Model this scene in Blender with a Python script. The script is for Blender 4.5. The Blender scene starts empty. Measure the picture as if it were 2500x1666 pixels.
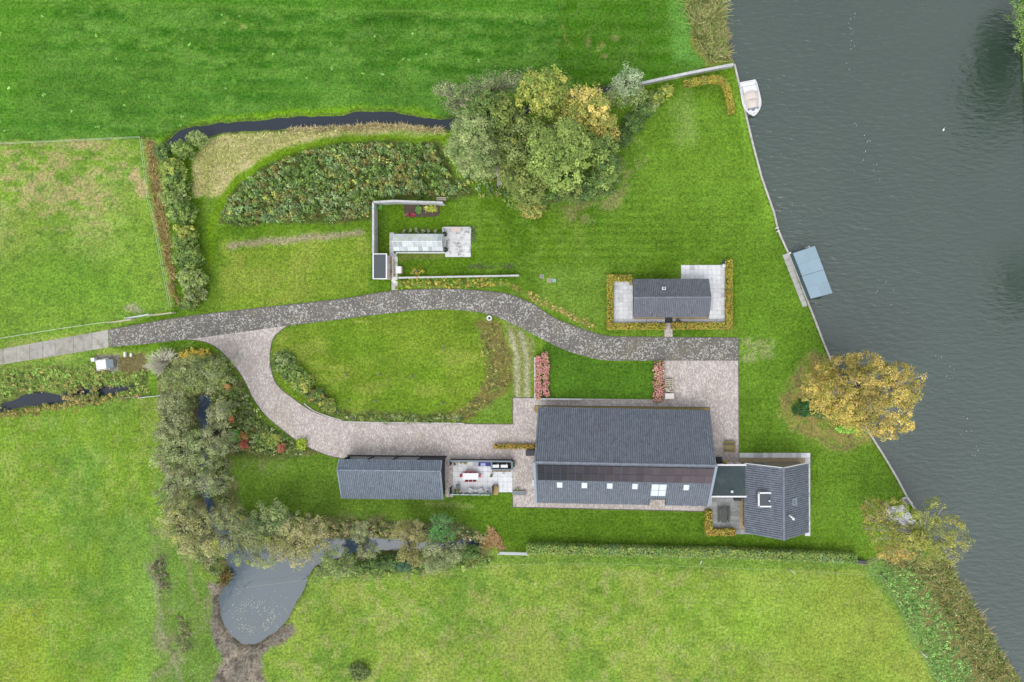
import bpy, math, random
import numpy as np
from mathutils import Vector, Matrix
from mathutils.geometry import tessellate_polygon

random.seed(7)
RNG = np.random.default_rng(7)
S = bpy.context.scene
COL = S.collection
R = math.radians

# ------------------------------------------------------------------ camera, sky, sun, exposure
H = 100.0                     # flying height (m)
PPM = 17.0                    # photograph pixels per metre on the ground
NX, NY = 1435.0, 828.0        # the point straight below the camera, in photograph pixels
cd = bpy.data.cameras.new('camera')
cam = bpy.data.objects.new('camera', cd); COL.objects.link(cam)
cam.location = (0, 0, H)
cam.rotation_euler = (0, 0, 0)
cd.sensor_width = 36.0
cd.lens = 36.0 * H / (2500.0 / PPM)
cd.shift_x = (1250.0 - NX) / 2500.0
cd.shift_y = (NY - 833.0) / 2500.0
cd.clip_start = 1.0
cd.clip_end = 4000.0
S.camera = cam

SUN_EL, SUN_AZ = 62.0, 200.0   # azimuth clockwise from north (+Y)
w = bpy.data.worlds.new('World'); S.world = w; w.use_nodes = True
nt = w.node_tree; nt.nodes.clear()
sky = nt.nodes.new('ShaderNodeTexSky'); sky.sky_type = 'NISHITA'; sky.sun_disc = False
sky.sun_elevation = R(SUN_EL); sky.sun_rotation = R(SUN_AZ)
sky.air_density = 1.0; sky.dust_density = 1.0; sky.ozone_density = 1.0
hs = nt.nodes.new('ShaderNodeHueSaturation'); hs.inputs['Saturation'].default_value = 0.22
bg = nt.nodes.new('ShaderNodeBackground'); bg.inputs['Strength'].default_value = 0.15
wo = nt.nodes.new('ShaderNodeOutputWorld')
nt.links.new(sky.outputs[0], hs.inputs['Color']); nt.links.new(hs.outputs[0], bg.inputs[0]); nt.links.new(bg.outputs[0], wo.inputs[0])

sd = bpy.data.lights.new('sun', 'SUN'); sd.energy = 0.55; sd.angle = R(35); sd.color = (1.0, 0.965, 0.91)
sun = bpy.data.objects.new('sun', sd); COL.objects.link(sun)
az = R(SUN_AZ); el = R(SUN_EL)
to_sun = Vector((math.sin(az) * math.cos(el), math.cos(az) * math.cos(el), math.sin(el)))
sun.rotation_euler = to_sun.to_track_quat('Z', 'Y').to_euler()
sun.location = to_sun * 300

S.view_settings.view_transform = 'Standard'
S.view_settings.look = 'None'
S.view_settings.gamma = 1.0
S.view_settings.use_curve_mapping = False
S.view_settings.exposure = 1.37
S.cycles.max_bounces = 6
S.cycles.diffuse_bounces = 3
S.cycles.use_denoising = True

# ------------------------------------------------------------------ helpers
def W(px, py, z=0.0):
    k = (1.0 - z / H) / PPM
    return Vector(((px - NX) * k, (NY - py) * k, z))

GAIN = 1.7
def lin(c):
    c = c / 255.0
    return c / 12.92 if c <= 0.04045 else ((c + 0.055) / 1.055) ** 2.4
def col(r, g, b, k=1.0):
    """surface colour from how the thing looks in even daylight"""
    return (lin(r) / GAIN * k, lin(g) / GAIN * k, lin(b) / GAIN * k)

class MB:
    """collects shapes, builds them as one mesh object"""
    def __init__(s): s.v = []; s.f = []; s.c = []
    def add(s, vs, fs, tint=None):
        b = len(s.v)
        s.v.extend([tuple(p) for p in vs])
        s.f.extend([tuple(i + b for i in f) for f in fs])
        s.c.extend([tint] * len(fs))
        return s
    def obox(s, c, hx, hy, hz, ax=None, tint=None):
        c = Vector(c)
        X, Y, Z = ax if ax else (Vector((1, 0, 0)), Vector((0, 1, 0)), Vector((0, 0, 1)))
        vs = [c + X * hx * i + Y * hy * j + Z * hz * k for k in (-1, 1) for j in (-1, 1) for i in (-1, 1)]
        return s.add(vs, [(0, 2, 3, 1), (4, 5, 7, 6), (0, 1, 5, 4), (2, 6, 7, 3), (0, 4, 6, 2), (1, 3, 7, 5)], tint)
    def box(s, c, size, rz=0.0, tint=None):
        ca, sa = math.cos(rz), math.sin(rz)
        return s.obox(c, size[0] / 2, size[1] / 2, size[2] / 2, (Vector((ca, sa, 0)), Vector((-sa, ca, 0)), Vector((0, 0, 1))), tint)
    def bar(s, a, b, wd, ht, tint=None):
        a = Vector(a); b = Vector(b); d = b - a; L = d.length; X = d / L
        up = Vector((0, 0, 1)) if abs(X.z) < 0.95 else Vector((0, 1, 0))
        Y = up.cross(X).normalized(); Z = X.cross(Y)
        return s.obox((a + b) / 2, L / 2, wd / 2, ht / 2, (X, Y, Z), tint)
    def cyl(s, c, r0, r1, h, n=16, cap=True, tint=None):
        c = Vector(c); vs = []
        for z, r in ((0, r0), (h, r1)):
            for i in range(n):
                a = 2 * math.pi * i / n
                vs.append(c + Vector((r * math.cos(a), r * math.sin(a), z)))
        fs = [(i, (i + 1) % n, n + (i + 1) % n, n + i) for i in range(n)]
        if cap: fs += [tuple(range(n - 1, -1, -1)), tuple(range(n, 2 * n))]
        return s.add(vs, fs, tint)
    def lathe(s, c, prof, n=18, tint=None):
        c = Vector(c); vs = []
        for r, z in prof:
            for i in range(n):
                a = 2 * math.pi * i / n
                vs.append(c + Vector((r * math.cos(a), r * math.sin(a), z)))
        fs = []
        for k in range(len(prof) - 1):
            for i in range(n):
                j = (i + 1) % n
                fs.append((k * n + i, k * n + j, (k + 1) * n + j, (k + 1) * n + i))
        return s.add(vs, fs, tint)
    def tube(s, pts, rad, n=5, tint=None):
        vs = []; m = len(pts)
        for i, p in enumerate(pts):
            p = Vector(p)
            d = (Vector(pts[min(i + 1, m - 1)]) - Vector(pts[max(i - 1, 0)])).normalized()
            up = Vector((0, 0, 1)) if abs(d.z) < 0.9 else Vector((1, 0, 0))
            a = d.cross(up).normalized(); b = d.cross(a)
            r = rad[i] if hasattr(rad, '__len__') else rad
            for k in range(n):
                t = 2 * math.pi * k / n
                vs.append(p + a * (r * math.cos(t)) + b * (r * math.sin(t)))
        fs = [(i * n + k, i * n + (k + 1) % n, (i + 1) * n + (k + 1) % n, (i + 1) * n + k) for i in range(m - 1) for k in range(n)]
        fs += [tuple(range(n - 1, -1, -1)), tuple((m - 1) * n + k for k in range(n))]
        return s.add(vs, fs, tint)
    def ball(s, c, rx, ry, rz, nu=10, nv=6, z0=-1.0, tint=None):
        c = Vector(c); vs = []; fs = []
        for j in range(nv + 1):
            ph = math.asin(z0) + (math.pi / 2 - math.asin(z0)) * j / nv
            for i in range(nu):
                a = 2 * math.pi * i / nu
                vs.append(c + Vector((rx * math.cos(ph) * math.cos(a), ry * math.cos(ph) * math.sin(a), rz * math.sin(ph))))
        for j in range(nv):
            for i in range(nu):
                k = (i + 1) % nu
                fs.append((j * nu + i, j * nu + k, (j + 1) * nu + k, (j + 1) * nu + i))
        return s.add(vs, fs, tint)
    def prism(s, poly, z0, z1, tint=None):
        """vertical prism over a plan polygon [(x,y)]"""
        n = len(poly)
        tri = tessellate_polygon([[Vector((p[0], p[1], 0)) for p in poly]])
        area = sum(poly[i][0] * poly[(i + 1) % n][1] - poly[(i + 1) % n][0] * poly[i][1] for i in range(n))
        vs = [(p[0], p[1], z0) for p in poly] + [(p[0], p[1], z1) for p in poly]
        fs = []
        for t in tri:
            a, b, c2 = t
            cr = (poly[b][0] - poly[a][0]) * (poly[c2][1] - poly[a][1]) - (poly[b][1] - poly[a][1]) * (poly[c2][0] - poly[a][0])
            if cr < 0: b, c2 = c2, b
            fs.append((a + n, b + n, c2 + n)); fs.append((a, c2, b))
        for i in range(n):
            j = (i + 1) % n
            fs.append((i, j, j + n, i + n) if area > 0 else (j, i, i + n, j + n))
        return s.add(vs, fs, tint)
    def build(s, name, mat, parent=None, smooth=False):
        me = bpy.data.meshes.new(name)
        me.from_pydata(s.v, [], s.f)
        if any(t is not None for t in s.c):
            at = me.attributes.new('tint', 'FLOAT_COLOR', 'FACE')
            arr = np.ones((len(s.f), 4), np.float32)
            for i, t in enumerate(s.c):
                if t is not None: arr[i, :3] = t
            at.data.foreach_set('color', arr.ravel())
        if mat: me.materials.append(mat)
        if smooth: me.polygons.foreach_set('use_smooth', np.ones(len(me.polygons), bool))
        me.update()
        o = bpy.data.objects.new(name, me); COL.objects.link(o)
        if parent: o.parent = parent
        return o

def np_mesh(name, V, F, mat, tint=None, parent=None, smooth=False):
    me = bpy.data.meshes.new(name)
    V = np.asarray(V, np.float32); F = np.asarray(F, np.int32); k = F.shape[1]
    me.vertices.add(len(V)); me.vertices.foreach_set('co', V.ravel())
    me.loops.add(F.size); me.loops.foreach_set('vertex_index', F.ravel())
    me.polygons.add(len(F))
    me.polygons.foreach_set('loop_start', np.arange(0, F.size, k, dtype=np.int32))
    me.polygons.foreach_set('loop_total', np.full(len(F), k, np.int32))
    if smooth: me.polygons.foreach_set('use_smooth', np.ones(len(F), bool))
    me.update(calc_edges=True)
    if tint is not None:
        dom = 'POINT' if len(tint) == len(V) and len(V) != len(F) else 'FACE'
        at = me.attributes.new('tint', 'FLOAT_COLOR', dom)
        a = np.ones((len(tint), 4), np.float32); a[:, :3] = tint
        at.data.foreach_set('color', a.ravel())
    if mat: me.materials.append(mat)
    o = bpy.data.objects.new(name, me); COL.objects.link(o)
    if parent: o.parent = parent
    return o

def tag(o, label=None, cat=None, group=None, kind=None):
    if label: o['label'] = label
    if cat: o['category'] = cat
    if group: o['group'] = group
    if kind: o['kind'] = kind
    return o
def thing(name, label, cat, loc=(0, 0, 0), rz=0.0, group=None):
    o = bpy.data.objects.new(name, None); COL.objects.link(o)
    o.location = loc; o.rotation_euler = (0, 0, rz); o.empty_display_size = 0.5
    return tag(o, label, cat, group)
def structure(o): o['kind'] = 'structure'; return o
def stuff(o, label=None): o['kind'] = 'stuff'; return tag(o, label)
def copy_tree(o, parent=None):
    c = o.copy(); COL.objects.link(c)
    if parent is not None: c.parent = parent
    for ch in list(o.children): copy_tree(ch, c)
    return c
ORD = ['first', 'second', 'third', 'fourth', 'fifth', 'sixth', 'seventh', 'eighth', 'ninth', 'tenth', 'eleventh', 'twelfth', 'thirteenth']

def smooth_line(pts, n=8):
    P = [Vector((p[0], p[1], 0)) for p in pts]; out = []
    for i in range(len(P) - 1):
        p0 = P[max(i - 1, 0)]; p1 = P[i]; p2 = P[i + 1]; p3 = P[min(i + 2, len(P) - 1)]
        for k in range(n):
            t = k / n
            q = 0.5 * ((2 * p1) + (p2 - p0) * t + (2 * p0 - 5 * p1 + 4 * p2 - p3) * t * t + (3 * p1 - p0 - 3 * p2 + p3) * t ** 3)
            out.append((q.x, q.y))
    out.append((P[-1].x, P[-1].y))
    return out
def to_m(pts): return [tuple(W(p[0], p[1])[:2]) for p in pts]

# ------------------------------------------------------------------ materials
def nodes(name):
    m = bpy.data.materials.new(name); m.use_nodes = True
    t = m.node_tree; b = t.nodes['Principled BSDF']
    return m, t, b
def N(t, kind, **kw):
    n = t.nodes.new(kind)
    for k, v in kw.items():
        if k.startswith('i_'): n.inputs[k[2:].replace('_', ' ')].default_value = v
        else: setattr(n, k, v)
    return n
def pos(t, scale=(1, 1, 1), obj=False):
    if obj:
        g = N(t, 'ShaderNodeTexCoord'); out = g.outputs['Object']
    else:
        g = N(t, 'ShaderNodeNewGeometry'); out = g.outputs['Position']
    m = N(t, 'ShaderNodeMapping'); m.inputs['Scale'].default_value = scale
    t.links.new(out, m.inputs[0]); return m.outputs[0]
def noise(t, vec, scale, detail=4.0, rough=0.6):
    n = N(t, 'ShaderNodeTexNoise'); n.inputs['Scale'].default_value = scale
    n.inputs['Detail'].default_value = detail; n.inputs['Roughness'].default_value = rough
    t.links.new(vec, n.inputs['Vector']); return n.outputs['Fac']
def rng(t, fac, a, b, lo, hi):
    n = N(t, 'ShaderNodeMapRange'); n.inputs[1].default_value = a; n.inputs[2].default_value = b
    n.inputs[3].default_value = lo; n.inputs[4].default_value = hi
    t.links.new(fac, n.inputs[0]); return n.outputs[0]
def mul(t, c, f):
    n = N(t, 'ShaderNodeMix', data_type='RGBA', blend_type='MULTIPLY'); n.inputs[0].default_value = 1.0
    for s_, v in ((6, c), (7, f)):
        if hasattr(v, 'links'): t.links.new(v, n.inputs[s_])
        else: n.inputs[s_].default_value = (*v, 1)
    return n.outputs[2]
def mixc(t, fac, a, b):
    n = N(t, 'ShaderNodeMix', data_type='RGBA')
    for s_, v in ((0, fac), (6, a), (7, b)):
        if hasattr(v, 'links'): t.links.new(v, n.inputs[s_])
        elif s_ == 0: n.inputs[0].default_value = v
        else: n.inputs[s_].default_value = (*v, 1)
    return n.outputs[2]
def bump(t, b, h, strength, dist):
    n = N(t, 'ShaderNodeBump'); n.inputs['Strength'].default_value = strength; n.inputs['Distance'].default_value = dist
    t.links.new(h, n.inputs['Height']); t.links.new(n.outputs[0], b.inputs['Normal'])

def mat(name, c, rough=0.7, var=0.15, scale=3.0, metal=0.0, spec=0.4, attr=False, objcol=False, bmp=0.0, dirt=None, dscale=0.8, dlo=0.45, dhi=0.7):
    m, t, b = nodes(name)
    p = pos(t)
    base = c
    if attr:
        a = N(t, 'ShaderNodeAttribute', attribute_name='tint'); base = mul(t, a.outputs['Color'], c)
    if objcol:
        oi = N(t, 'ShaderNodeObjectInfo'); base = mul(t, oi.outputs['Color'], base)
    n1 = noise(t, p, scale, 5.0)
    out = mul(t, base, rng(t, n1, 0.25, 0.75, 1.0 - var, 1.0 + var))
    if dirt:
        n2 = noise(t, p, dscale, 6.0, 0.7)
        out = mixc(t, rng(t, n2, dlo, dhi, 0.0, 0.85), out, dirt)
    t.links.new(out, b.inputs['Base Color'])
    b.inputs['Roughness'].default_value = rough; b.inputs['Metallic'].default_value = metal
    b.inputs['Specular IOR Level'].default_value = spec
    if bmp: bump(t, b, n1, 0.6, bmp)
    return m

M = {}
M['leaf'] = mat('leaf', (1, 1, 1), 0.65, 0.18, 9.0, spec=0.25, attr=True)
M['bark'] = mat('bark', col(176, 170, 150), 0.9, 0.25, 6.0, spec=0.1)
M['birch_bark'] = mat('birch_bark', col(205, 200, 190), 0.8, 0.2, 5.0, spec=0.1)
M['dry_twig'] = mat('dry_twig', col(245, 240, 218), 0.9, 0.2, 5.0, spec=0.1)
M['core'] = mat('hedge_core', col(70, 70, 35), 0.95, 0.4, 5.0, spec=0.05)
M['tile'] = mat('roof_tile', col(114, 121, 132), 0.5, 0.10, 1.1, spec=0.4, attr=True)
M['tile2'] = mat('cottage_tile', col(116, 119, 128), 0.5, 0.08, 1.1, spec=0.4, attr=True)
M['deck'] = mat('roof_deck', col(62, 66, 74), 0.8)
M['verge'] = mat('verge_board', col(150, 162, 176), 0.5, 0.06)
M['black_wall'] = mat('black_boards', col(50, 52, 56), 0.7, 0.2, 8)
M['grey_paint'] = mat('grey_paint', col(120, 134, 142), 0.55, 0.1)
M['dark_paint'] = mat('dark_paint', col(52, 56, 62), 0.55, 0.12)
M['white'] = mat('white_paint', col(250, 250, 250, .95), 0.5, 0.03)
M['offwhite'] = mat('off_white', col(235, 226, 218), 0.6, 0.05)
M['pinkwall'] = mat('pale_pink_boards', col(236, 214, 200), 0.7, 0.08)
M['bitumen'] = mat('bitumen', col(66, 80, 82), 0.7, 0.12, 0.7, spec=.2, dirt=col(82, 96, 94), dscale=0.5, dlo=0.52, dhi=0.64)
M['bitumen2'] = mat('dark_bitumen', col(76, 84, 88), 0.6, 0.1, 0.7)
M['concrete'] = mat('concrete', col(205, 206, 204), 0.85, 0.1, 3.0, objcol=True, dirt=col(150, 148, 142), dscale=1.3, dlo=0.55, dhi=0.8)
M['concrete_plain'] = mat('concrete_plain', col(198, 197, 192), 0.85, 0.15, 2.0, dirt=col(140, 134, 124), dscale=1.0, dlo=0.52, dhi=0.72)
M['slab'] = mat('paving_slab', col(244, 245, 246), 0.8, 0.07, 3.0, objcol=True, dirt=col(165, 166, 166), dscale=1.7, dlo=0.54, dhi=0.76)
M['stained'] = mat('stained_slab', col(232, 232, 230), 0.8, 0.06, 3.0, objcol=True, dirt=col(150, 150, 148), dscale=0.9, dlo=0.52, dhi=0.60)
M['oldslab'] = mat('weathered_slab', col(170, 172, 170), 0.85, 0.12, 3.0, objcol=True, dirt=col(110, 112, 108), dscale=1.2, dlo=0.5, dhi=0.75)
M['joint'] = mat('joint_sand', col(150, 148, 140), 0.95, 0.2)
M['solar'] = mat('solar_panel', col(46, 46, 53), 0.3, 0.10, 0.6, spec=0.12, objcol=True)
M['solar_frame'] = mat('solar_frame', col(66, 84, 112), 0.4, 0.05)
M['glass'] = mat('pale_glass', col(232, 240, 246), 0.12, 0.08, 1.5, spec=0.6)
M['ghglass'] = mat('whitewashed_glass', col(214, 222, 222), 0.2, 0.14, 2.2, spec=0.5, objcol=True, dirt=col(176, 186, 150), dscale=1.4, dlo=0.52, dhi=0.8)
M['blueglass'] = mat('blue_glass', col(112, 140, 150), 0.15, 0.06, 1.0, spec=0.5)
_t = M['blueglass'].node_tree; _b = _t.nodes['Principled BSDF']; _b.inputs['Alpha'].default_value = 0.45
M['metal'] = mat('galvanised', col(215, 220, 224), 0.45, 0.08, spec=0.5)
M['steelroof'] = mat('blue_grey_sheet', col(150, 174, 187), 0.5, 0.05, 0.6, objcol=True)
M['steelwall'] = mat('teal_sheet', col(78, 104, 112), 0.6, 0.1)
M['wood'] = mat('weathered_wood', col(168, 156, 130), 0.85, 0.2, 6)
M['paleboard'] = mat('pale_timber', col(222, 212, 186), 0.85, 0.15, 6)
M['mossywood'] = mat('mossy_wood', col(140, 128, 78), 0.9, 0.25, 7, dirt=col(176, 168, 128), dscale=3, dlo=0.5, dhi=0.75)
M['darkwood'] = mat('dark_wood', col(88, 90, 84), 0.85, 0.25, 6, dirt=col(150, 148, 132), dscale=2.5, dlo=0.6, dhi=0.8)
M['brownwood'] = mat('brown_planks', col(140, 128, 112), 0.85, 0.25, 5)
M['black'] = mat('black', col(42, 43, 46), 0.6, 0.15)
M['navy'] = mat('navy_cloth', col(72, 76, 140), 0.85, 0.15)
M['lilac'] = mat('pale_blue_cloth', col(180, 188, 226), 0.85, 0.08)
M['red'] = mat('red_seat', col(196, 70, 84), 0.5, 0.08)
M['wicker'] = mat('tan_wicker', col(186, 158, 100), 0.8, 0.25, 14)
M['canvas'] = mat('beige_canvas', col(226, 214, 204), 0.85, 0.05, 1.5)
M['gel'] = mat('gelcoat', col(250, 250, 250, .95), 0.25, 0.02, spec=0.5)
M['winglass'] = mat('dark_glass', col(120, 132, 142), 0.12, 0.05, spec=0.5)
M['soil'] = mat('soil', col(92, 78, 66), 0.95, 0.35, 5)
M['teal'] = mat('teal_lid', col(130, 190, 190), 0.6, 0.1)
M['gravel'] = mat('gravel', col(186, 166, 132), 0.95, 0.3, 9, dirt=col(120, 104, 80), dscale=6, dlo=0.5, dhi=0.65)
M['ochre'] = mat('mossy_gravel', col(176, 158, 88), 0.95, 0.3, 9, dirt=col(130, 112, 54), dscale=4, dlo=0.48, dhi=0.7)
M['flower'] = mat('hydrangea_flower', (1, 1, 1), 0.7, 0.15, 12, spec=0.2, attr=True)
M['yellow'] = mat('yellow_flower', col(222, 196, 30), 0.7, 0.2, 12)
M['pondleaf'] = mat('pond_leaf', col(176, 184, 150), 0.7, 0.2, 9)
M['orange'] = mat('orange_plastic', col(226, 130, 70), 0.6, 0.1)
M['terracotta'] = mat('terracotta', col(160, 112, 78), 0.8, 0.2)

# ------------------------------------------------------------------ ground sheet
def grid_axis(lo, hi, step):
    a = np.arange(lo, hi + 1e-6, step)
    out = np.array([4, 12, 30, 70, 150, 320, 700.])
    return np.concatenate([lo - out[::-1], a, hi + out])
gx = grid_axis(-87.0, 66.9, 0.3); gy = grid_axis(-52.2, 51.6, 0.3)
GX, GY = np.meshgrid(gx, gy); PX = GX * PPM + NX; PY = NY - GY * PPM
def vnoise(x, y, seed):
    r = np.random.default_rng(seed).random((256, 256)).astype(np.float32)
    xi = np.floor(x).astype(int); yi = np.floor(y).astype(int); fx = x - xi; fy = y - yi
    fx = fx * fx * (3 - 2 * fx); fy = fy * fy * (3 - 2 * fy)
    g = lambda a, b: r[b & 255, a & 255]
    return (g(xi, yi) * (1 - fx) + g(xi + 1, yi) * fx) * (1 - fy) + (g(xi, yi + 1) * (1 - fx) + g(xi + 1, yi + 1) * fx) * fy
def fbm(scale, seed, octv=4, sx=1.0, sy=1.0, rot=0.0):
    """0..1 noise over the ground, feature size 'scale' metres"""
    ca, sa = math.cos(rot), math.sin(rot)
    x = (GX * ca + GY * sa) / (scale * sx); y = (-GX * sa + GY * ca) / (scale * sy)
    v = 0; a = 1; s_ = 0
    for o in range(octv):
        v = v + a * vnoise(x * 2 ** o + 17.3 * o, y * 2 ** o + 5.1 * o, seed + o); s_ += a; a *= 0.55
    return np.clip((v / s_ - 0.5) * 1.7 + 0.5, 0, 1)
WX = (fbm(2.2, 900, 3) - 0.5) * 2; WY = (fbm(2.2, 950, 3) - 0.5) * 2
def sdist(poly, x, y):
    P = np.asarray(poly, float); inside = np.zeros(x.shape, bool); d = np.full(x.shape, 1e12)
    for i in range(len(P)):
        x0, y0 = P[i]; x1, y1 = P[(i + 1) % len(P)]
        dx, dy = x1 - x0, y1 - y0
        tt = np.clip(((x - x0) * dx + (y - y0) * dy) / (dx * dx + dy * dy + 1e-9), 0, 1)
        d = np.minimum(d, (x - x0 - tt * dx) ** 2 + (y - y0 - tt * dy) ** 2)
        if y0 != y1:
            c = ((y0 > y) != (y1 > y)) & (x < (x1 - x0) * (y - y0) / (y1 - y0) + x0)
            inside ^= c
    return np.where(inside, np.sqrt(d), -np.sqrt(d))
def mask(poly, feather=6.0, warp=8.0):
    P = np.asarray(poly, float); m = np.zeros(PX.shape); pad = feather + warp + 4
    sel = (PX > P[:, 0].min() - pad) & (PX < P[:, 0].max() + pad) & (PY > P[:, 1].min() - pad) & (PY < P[:, 1].max() + pad)
    s_ = sdist(poly, PX[sel] + WX[sel] * warp, PY[sel] + WY[sel] * warp)
    t = np.clip((s_ + feather) / (2 * feather), 0, 1); m[sel] = t * t * (3 - 2 * t)
    return m
def ell(cx, cy, rx, ry, n=20): return [(cx + rx * math.cos(2 * math.pi * i / n), cy + ry * math.sin(2 * math.pi * i / n)) for i in range(n)]
def line_mask(pts, width, feather=3.0, warp=4.0):
    m = np.zeros(PX.shape); P = np.asarray(pts, float); pad = width + feather + warp + 4
    sel = (PX > P[:, 0].min() - pad) & (PX < P[:, 0].max() + pad) & (PY > P[:, 1].min() - pad) & (PY < P[:, 1].max() + pad)
    x = PX[sel] + WX[sel] * warp; y = PY[sel] + WY[sel] * warp; d = np.full(x.shape, 1e12)
    for i in range(len(P) - 1):
        x0, y0 = P[i]; dx, dy = P[i + 1] - P[i]
        tt = np.clip(((x - x0) * dx + (y - y0) * dy) / (dx * dx + dy * dy + 1e-9), 0, 1)
        d = np.minimum(d, (x - x0 - tt * dx) ** 2 + (y - y0 - tt * dy) ** 2)
    t = np.clip((width / 2 + feather - np.sqrt(d)) / (2 * feather), 0, 1); m[sel] = t * t * (3 - 2 * t)
    return m
def thr(n, a, b):
    t = np.clip((n - a) / (b - a), 0, 1); return t * t * (3 - 2 * t)
GC = np.zeros(PX.shape + (3,))
def paint(m, c, k=1.0):
    global GC
    m = (m * k)[..., None]; GC = GC * (1 - m) + np.array(col(*c)) * m

GR = 1.0
GC[:] = col(128, 160, 56)
n_big = fbm(14, 11); n_mid = fbm(4.5, 21); n_small = fbm(1.3, 31); n_fine = fbm(0.7, 41)
streak = fbm(1.5, 51, 4, 3.0, 0.9, R(-2)); streak2 = fbm(0.9, 61, 3, 1.8, 0.9, R(-4))
# south and south-west pasture
paint(thr(n_big, 0.35, 0.75), (146, 166, 68), 0.8)
paint(thr(n_mid, 0.55, 0.8), (112, 160, 54), 0.7)
paint(thr(n_small, 0.55, 0.8), (150, 158, 84), 0.5)
paint(thr(fbm(1.0, 71), 0.62, 0.85), (96, 140, 44), 0.6)
sw = mask([(-400, 1000), (330, 985), (400, 990), (420, 1250), (330, 1330), (310, 1800), (-400, 1800)], 25, 20)
paint(sw, (122, 162, 48), 0.75)
paint(sw * thr(n_big, 0.45, 0.8), (140, 160, 52), 0.8)
paint(sw * thr(n_mid, 0.5, 0.8), (104, 160, 56), 0.6)
paint(sw * thr(n_small, 0.5, 0.8), (150, 160, 80), 0.4)
paint(mask([(300, 1240), (380, 1300), (390, 1700), (330, 1700), (315, 1400)], 16, 10), (122, 168, 64), 0.7)
rough = mask([(360, 1270), (440, 1330), (520, 1430), (540, 1600), (560, 1720), (380, 1720), (375, 1420)], 14, 14)
paint(rough, (112, 140, 62), 0.9)
paint(rough * thr(n_small, 0.5, 0.75), (136, 140, 92), 0.8)
paint(rough * thr(n_mid, 0.55, 0.8), (104, 150, 50), 0.7)
for c in ((390, 1400, 26, 48), (445, 1570, 24, 30)):
    paint(mask(ell(*c), 14, 14) * thr(n_fine, 0.3, 0.6), (92, 92, 66), 0.8)
paint(line_mask([(366, 1380), (375, 1450), (392, 1540), (420, 1600), (440, 1680)], 12, 9, 10), (158, 150, 118), 0.6)
paint(line_mask([(440, 1340), (462, 1400), (478, 1470)], 9, 6, 8), (148, 128, 98), 0.6)
se = mask([(700, 1430), (1180, 1390), (2150, 1402), (2300, 1680), (560, 1720), (660, 1580), (745, 1440)], 20, 12)
paint(se * thr(fbm(20, 81), 0.45, 0.7), (134, 168, 52), 0.8)
paint(se * thr(fbm(7, 85), 0.5, 0.75), (152, 164, 74), 0.6)
paint(se * thr(n_small, 0.55, 0.8), (158, 164, 92), 0.4)
paint(se * mask(ell(1900, 1500, 220, 110), 80, 30), (138, 180, 56), 0.45)
paint(mask([(2030, 1400), (2150, 1402), (2300, 1680), (2000, 1700), (1900, 1600)], 50, 20), (144, 160, 62), 0.6)
paint(line_mask([(1200, 1366), (1500, 1370), (2090, 1382)], 18, 10), (112, 158, 56), 0.7)
# the deep green meadow at the top
top = mask([(-900, -900), (1800, -900), (1700, 60), (1712, 165), (1600, 190), (1420, 226), (1080, 300), (830, 295), (560, 310), (430, 330), (395, 345), (352, 338), (-900, 354)], 5, 5)
paint(top, (66, 134, 36))
paint(top * thr(streak, 0.45, 0.8), (98, 162, 62), 0.75)
paint(top * thr(streak2, 0.55, 0.85), (116, 176, 78), 0.6)
paint(top * thr(1 - streak, 0.55, 0.85), (56, 120, 26), 0.6)
paint(top * thr(fbm(9, 57, 3, 2.5, 1.0), 0.5, 0.85), (92, 156, 58), 0.4)
paint(top * thr(fbm(1.0, 91), 0.68, 0.85), (110, 172, 64), 0.5)
paint(top * mask([(-60, -60), (140, -60), (60, 250), (-60, 340)], 60, 20), (84, 156, 34), 0.6)
tl = line_mask([(-200, -6), (240, 4), (830, 24), (1360, 38)], 5, 4, 2)
paint(tl, (118, 176, 74), 0.8)
paint(mask([(-300, -300), (1362, -300), (1362, 36), (830, 22), (-300, -8)], 4, 3), (84, 156, 42), 0.6)
tr = mask([(1362, -300), (1760, -300), (1715, 160), (1420, 225), (1366, 150)], 5, 5)
paint(tr, (72, 134, 26), 0.85)
paint(tr * thr(n_small, 0.5, 0.8), (98, 152, 62), 0.6)
paint(mask([(1620, -200), (1672, -200), (1690, 60), (1715, 160), (1650, 150)], 18, 8), (112, 182, 84), 0.8)
for q in ((1440, 105, 5, 14), (1465, 118, 5, 5), (1500, 90, 9, 7), (1472, 110, 8, 6), (1478, 135, 8, 5)): paint(mask(ell(*q), 4, 5), (164, 134, 110), 0.6)
paint(line_mask([(1372, 62), (1382, 92), (1402, 118)], 3, 3), (160, 140, 96), 0.7)
paint(line_mask([(545, 38), (575, 52), (600, 70)], 3, 3), (150, 148, 86), 0.6)
paint(mask(ell(593, 66, 8, 5), 3, 3), (168, 140, 108), 0.8)
bank = mask([(352, 345), (400, 332), (470, 294), (650, 276), (830, 258), (1010, 262), (1080, 286), (1080, 300), (830, 292), (560, 306), (430, 322), (395, 350)], 8, 4)
paint(bank, (124, 190, 30), 0.9)
paint(mask([(1100, 300), (1420, 226), (1600, 190), (1715, 150), (1715, 170), (1420, 240)], 6, 4), (104, 172, 66), 0.7)
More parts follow.
